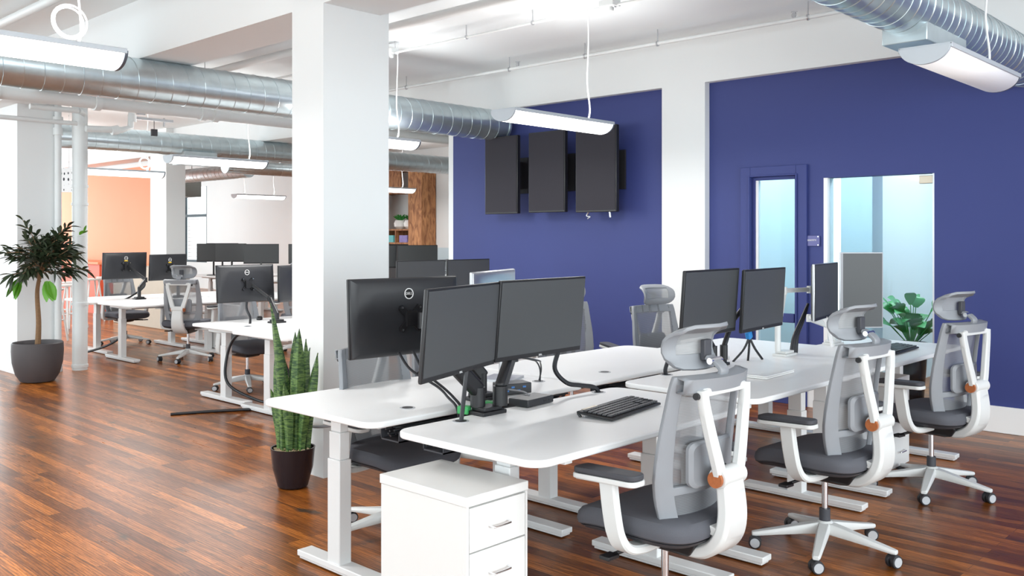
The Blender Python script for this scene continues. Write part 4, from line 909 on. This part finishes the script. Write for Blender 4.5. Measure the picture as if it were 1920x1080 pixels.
for i, (x, m, lab) in enumerate(((-.58, purp, 'small purple patterned box in the left shelf cubby'), (-.18, tealm, 'small teal box in the middle shelf cubby'), (.28, purp, 'small purple patterned box in the right shelf cubby'))):
    tag(MB().bb(-15.4+x-.13, -15.4+x+.13, BY-.38, BY-.2, 1.366, 1.52).build('storage_box', m, bevel=.005), lab, 'box')
for i, x in enumerate((.0, .33)):
    q = thing('succulent_pot', ['round white pot with small green plant on the shelf, left one', 'round white pot with small green plant on the shelf, beside the post'][i], 'plant', (-15.4+x, BY-.22, 1.656))
    MB().lathe([(.07, 0), (.13, .05), (.14, .12), (.11, .19), (.05, .19)], n=24).build('pot', cab_w, q)
    lv = MB()
    for k in range(22): leaf_into(lv, Vector((0, 0, .17)), (math.cos(k*2.4), math.sin(k*2.4), rnd.uniform(.6, 2)), .2, .03, .1)
    o = lv.build('foliage', leafg, q); o['kind'] = 'stuff'
for k in range(5):
    tag(MB().lathe([(.001, 0), (.05, .01), (.06, .05), (.04, .09), (.001, .1)], (-16.35+k*.11, BY-.25, 2.09), 12).build('pebble', cab_w), 'small white object on the upper left shelf board', 'ornament', 'white ornaments on the shelf')
tag(MB().bb(-16.6, -16.17, BY-.4, BY-.05, 2.055, 2.085).build('shelf_board', osb), 'short brown wall shelf board carrying white ornaments', 'shelf')
tag(MB().prism(rrect(-16.5, -16.25, BY-.38, BY-.14, .03), 1.656, 1.75).build('folded_towel', cab_w, bevel=.02), 'folded white towel on the lower left shelf', 'towel')
d2_ = struct(MB().bb(-13.1, -12.0, BY-.04, BY, 0, 2.1).build('door_2', white, bevel=.004)); MB().bb(-13.02, -12.08, BY-.06, BY-.04, 2.0, 2.05).build('door_closer', silver, d2_)
MB().bb(-12.9, -12.85, BY-.10, BY-.04, .98, 1.1).build('door_handle', silver, d2_)
fp = thing('frosted_divider', 'pale frosted glass divider standing before the far door', 'divider', (-11.4, 10.4, 0), 0)
MB().bb(-.45, .45, -.006, .006, .35, 1.30).build('divider_panel', mat('frosted', srgb(205, 218, 224), .3, noise=.03, nscale=3), fp); MB().bb(-.45, -.41, -.02, .02, 0, 1.3).bb(.41, .45, -.02, .02, 0, 1.3).build('divider_post', silver, fp)
# stools
def make_stool(label):
    t = thing('bar_stool', label, 'stool', group='white bar stools by the orange wall')
    MB().lathe([(.001, .72), (.16, .72), (.17, .735), (.17, .75), (.001, .755)], n=24).build('seat', chair_w, t)
    for k in range(4):
        a = R(45+90*k); MB().tube([(math.cos(a)*.11, math.sin(a)*.11, .72), (math.cos(a)*.22, math.sin(a)*.22, 0)], .014, 8).build('leg', chair_w, t)
    MB().tube([(math.cos(a)*.17, math.sin(a)*.17, .3) for a in [R(45+90*k) for k in range(5)]], .008, 6).build('foot_rail', chair_w, t)
    return t
st = make_stool('white bar stool in front of the orange wall, left of the others'); st.location = (-16.4, 6.6, 0)
for lab, p in (('white bar stool in front of the orange wall, second from the thick pipe', (-17.0, 7.1, 0)), ('white bar stool in front of the orange wall, nearest the far monitor', (-16.7, 7.35, 0)), ('white bar stool seen between the two standing pipes, nearer one', (-13.6, 4.9, 0)), ('white bar stool seen between the two standing pipes, farther one', (-15.4, 5.9, 0)), ('white bar stool just right of the slim standing pipe', (-14.6, 5.5, 0))):
    dup(st, lab, p, rnd.random())
co = thing('bar_counter', 'red-orange bar counter below the orange wall', 'counter', (-20.0, 7.55, 0))
MB().bb(-2.4, 2.2, -.25, .3, 0, .95).build('counter_body', redor, co); MB().bb(-2.45, 2.25, -.3, .32, .95, 1.0).build('counter_top', orange, co, bevel=.005)
tag(MB().prism(rrect(-16.0, -13.9, 6.75, 7.2, .15), 0, .98).build('lounge_screen', beige, bevel=.01), 'low beige fabric screen behind the far left monitors', 'screen')
cr_ = thing('credenza', 'low beige and white cabinet behind the middle left desks', 'cabinet', (-8.9, 7.6, 0)); MB().bb(-1.2, .7, -.2, .2, .05, .78).build('carcass', beige, cr_, bevel=.005)
for k in range(4): MB().bb(-1.17+k*.46, -.74+k*.46, -.215, -.2, .09, .75).build('door', cab_w if k % 2 else beige, cr_, bevel=.003)
MB().bb(-1.2, .7, -.2, .2, 0, .05).build('plinth', blackm, cr_)
ban = tag(MB().box((-12.5, 4.73, 2.23), (.2, .012, .32), Matrix.Rotation(R(43), 3, 'Z')).cyl((-12.5, 4.73, 2.39), (-12.5, 4.73, CE), .004, n=6).build('hanging_banner', dotsm, bevel=.004), 'white hanging banner with black oval spots by the standing pipes', 'banner')
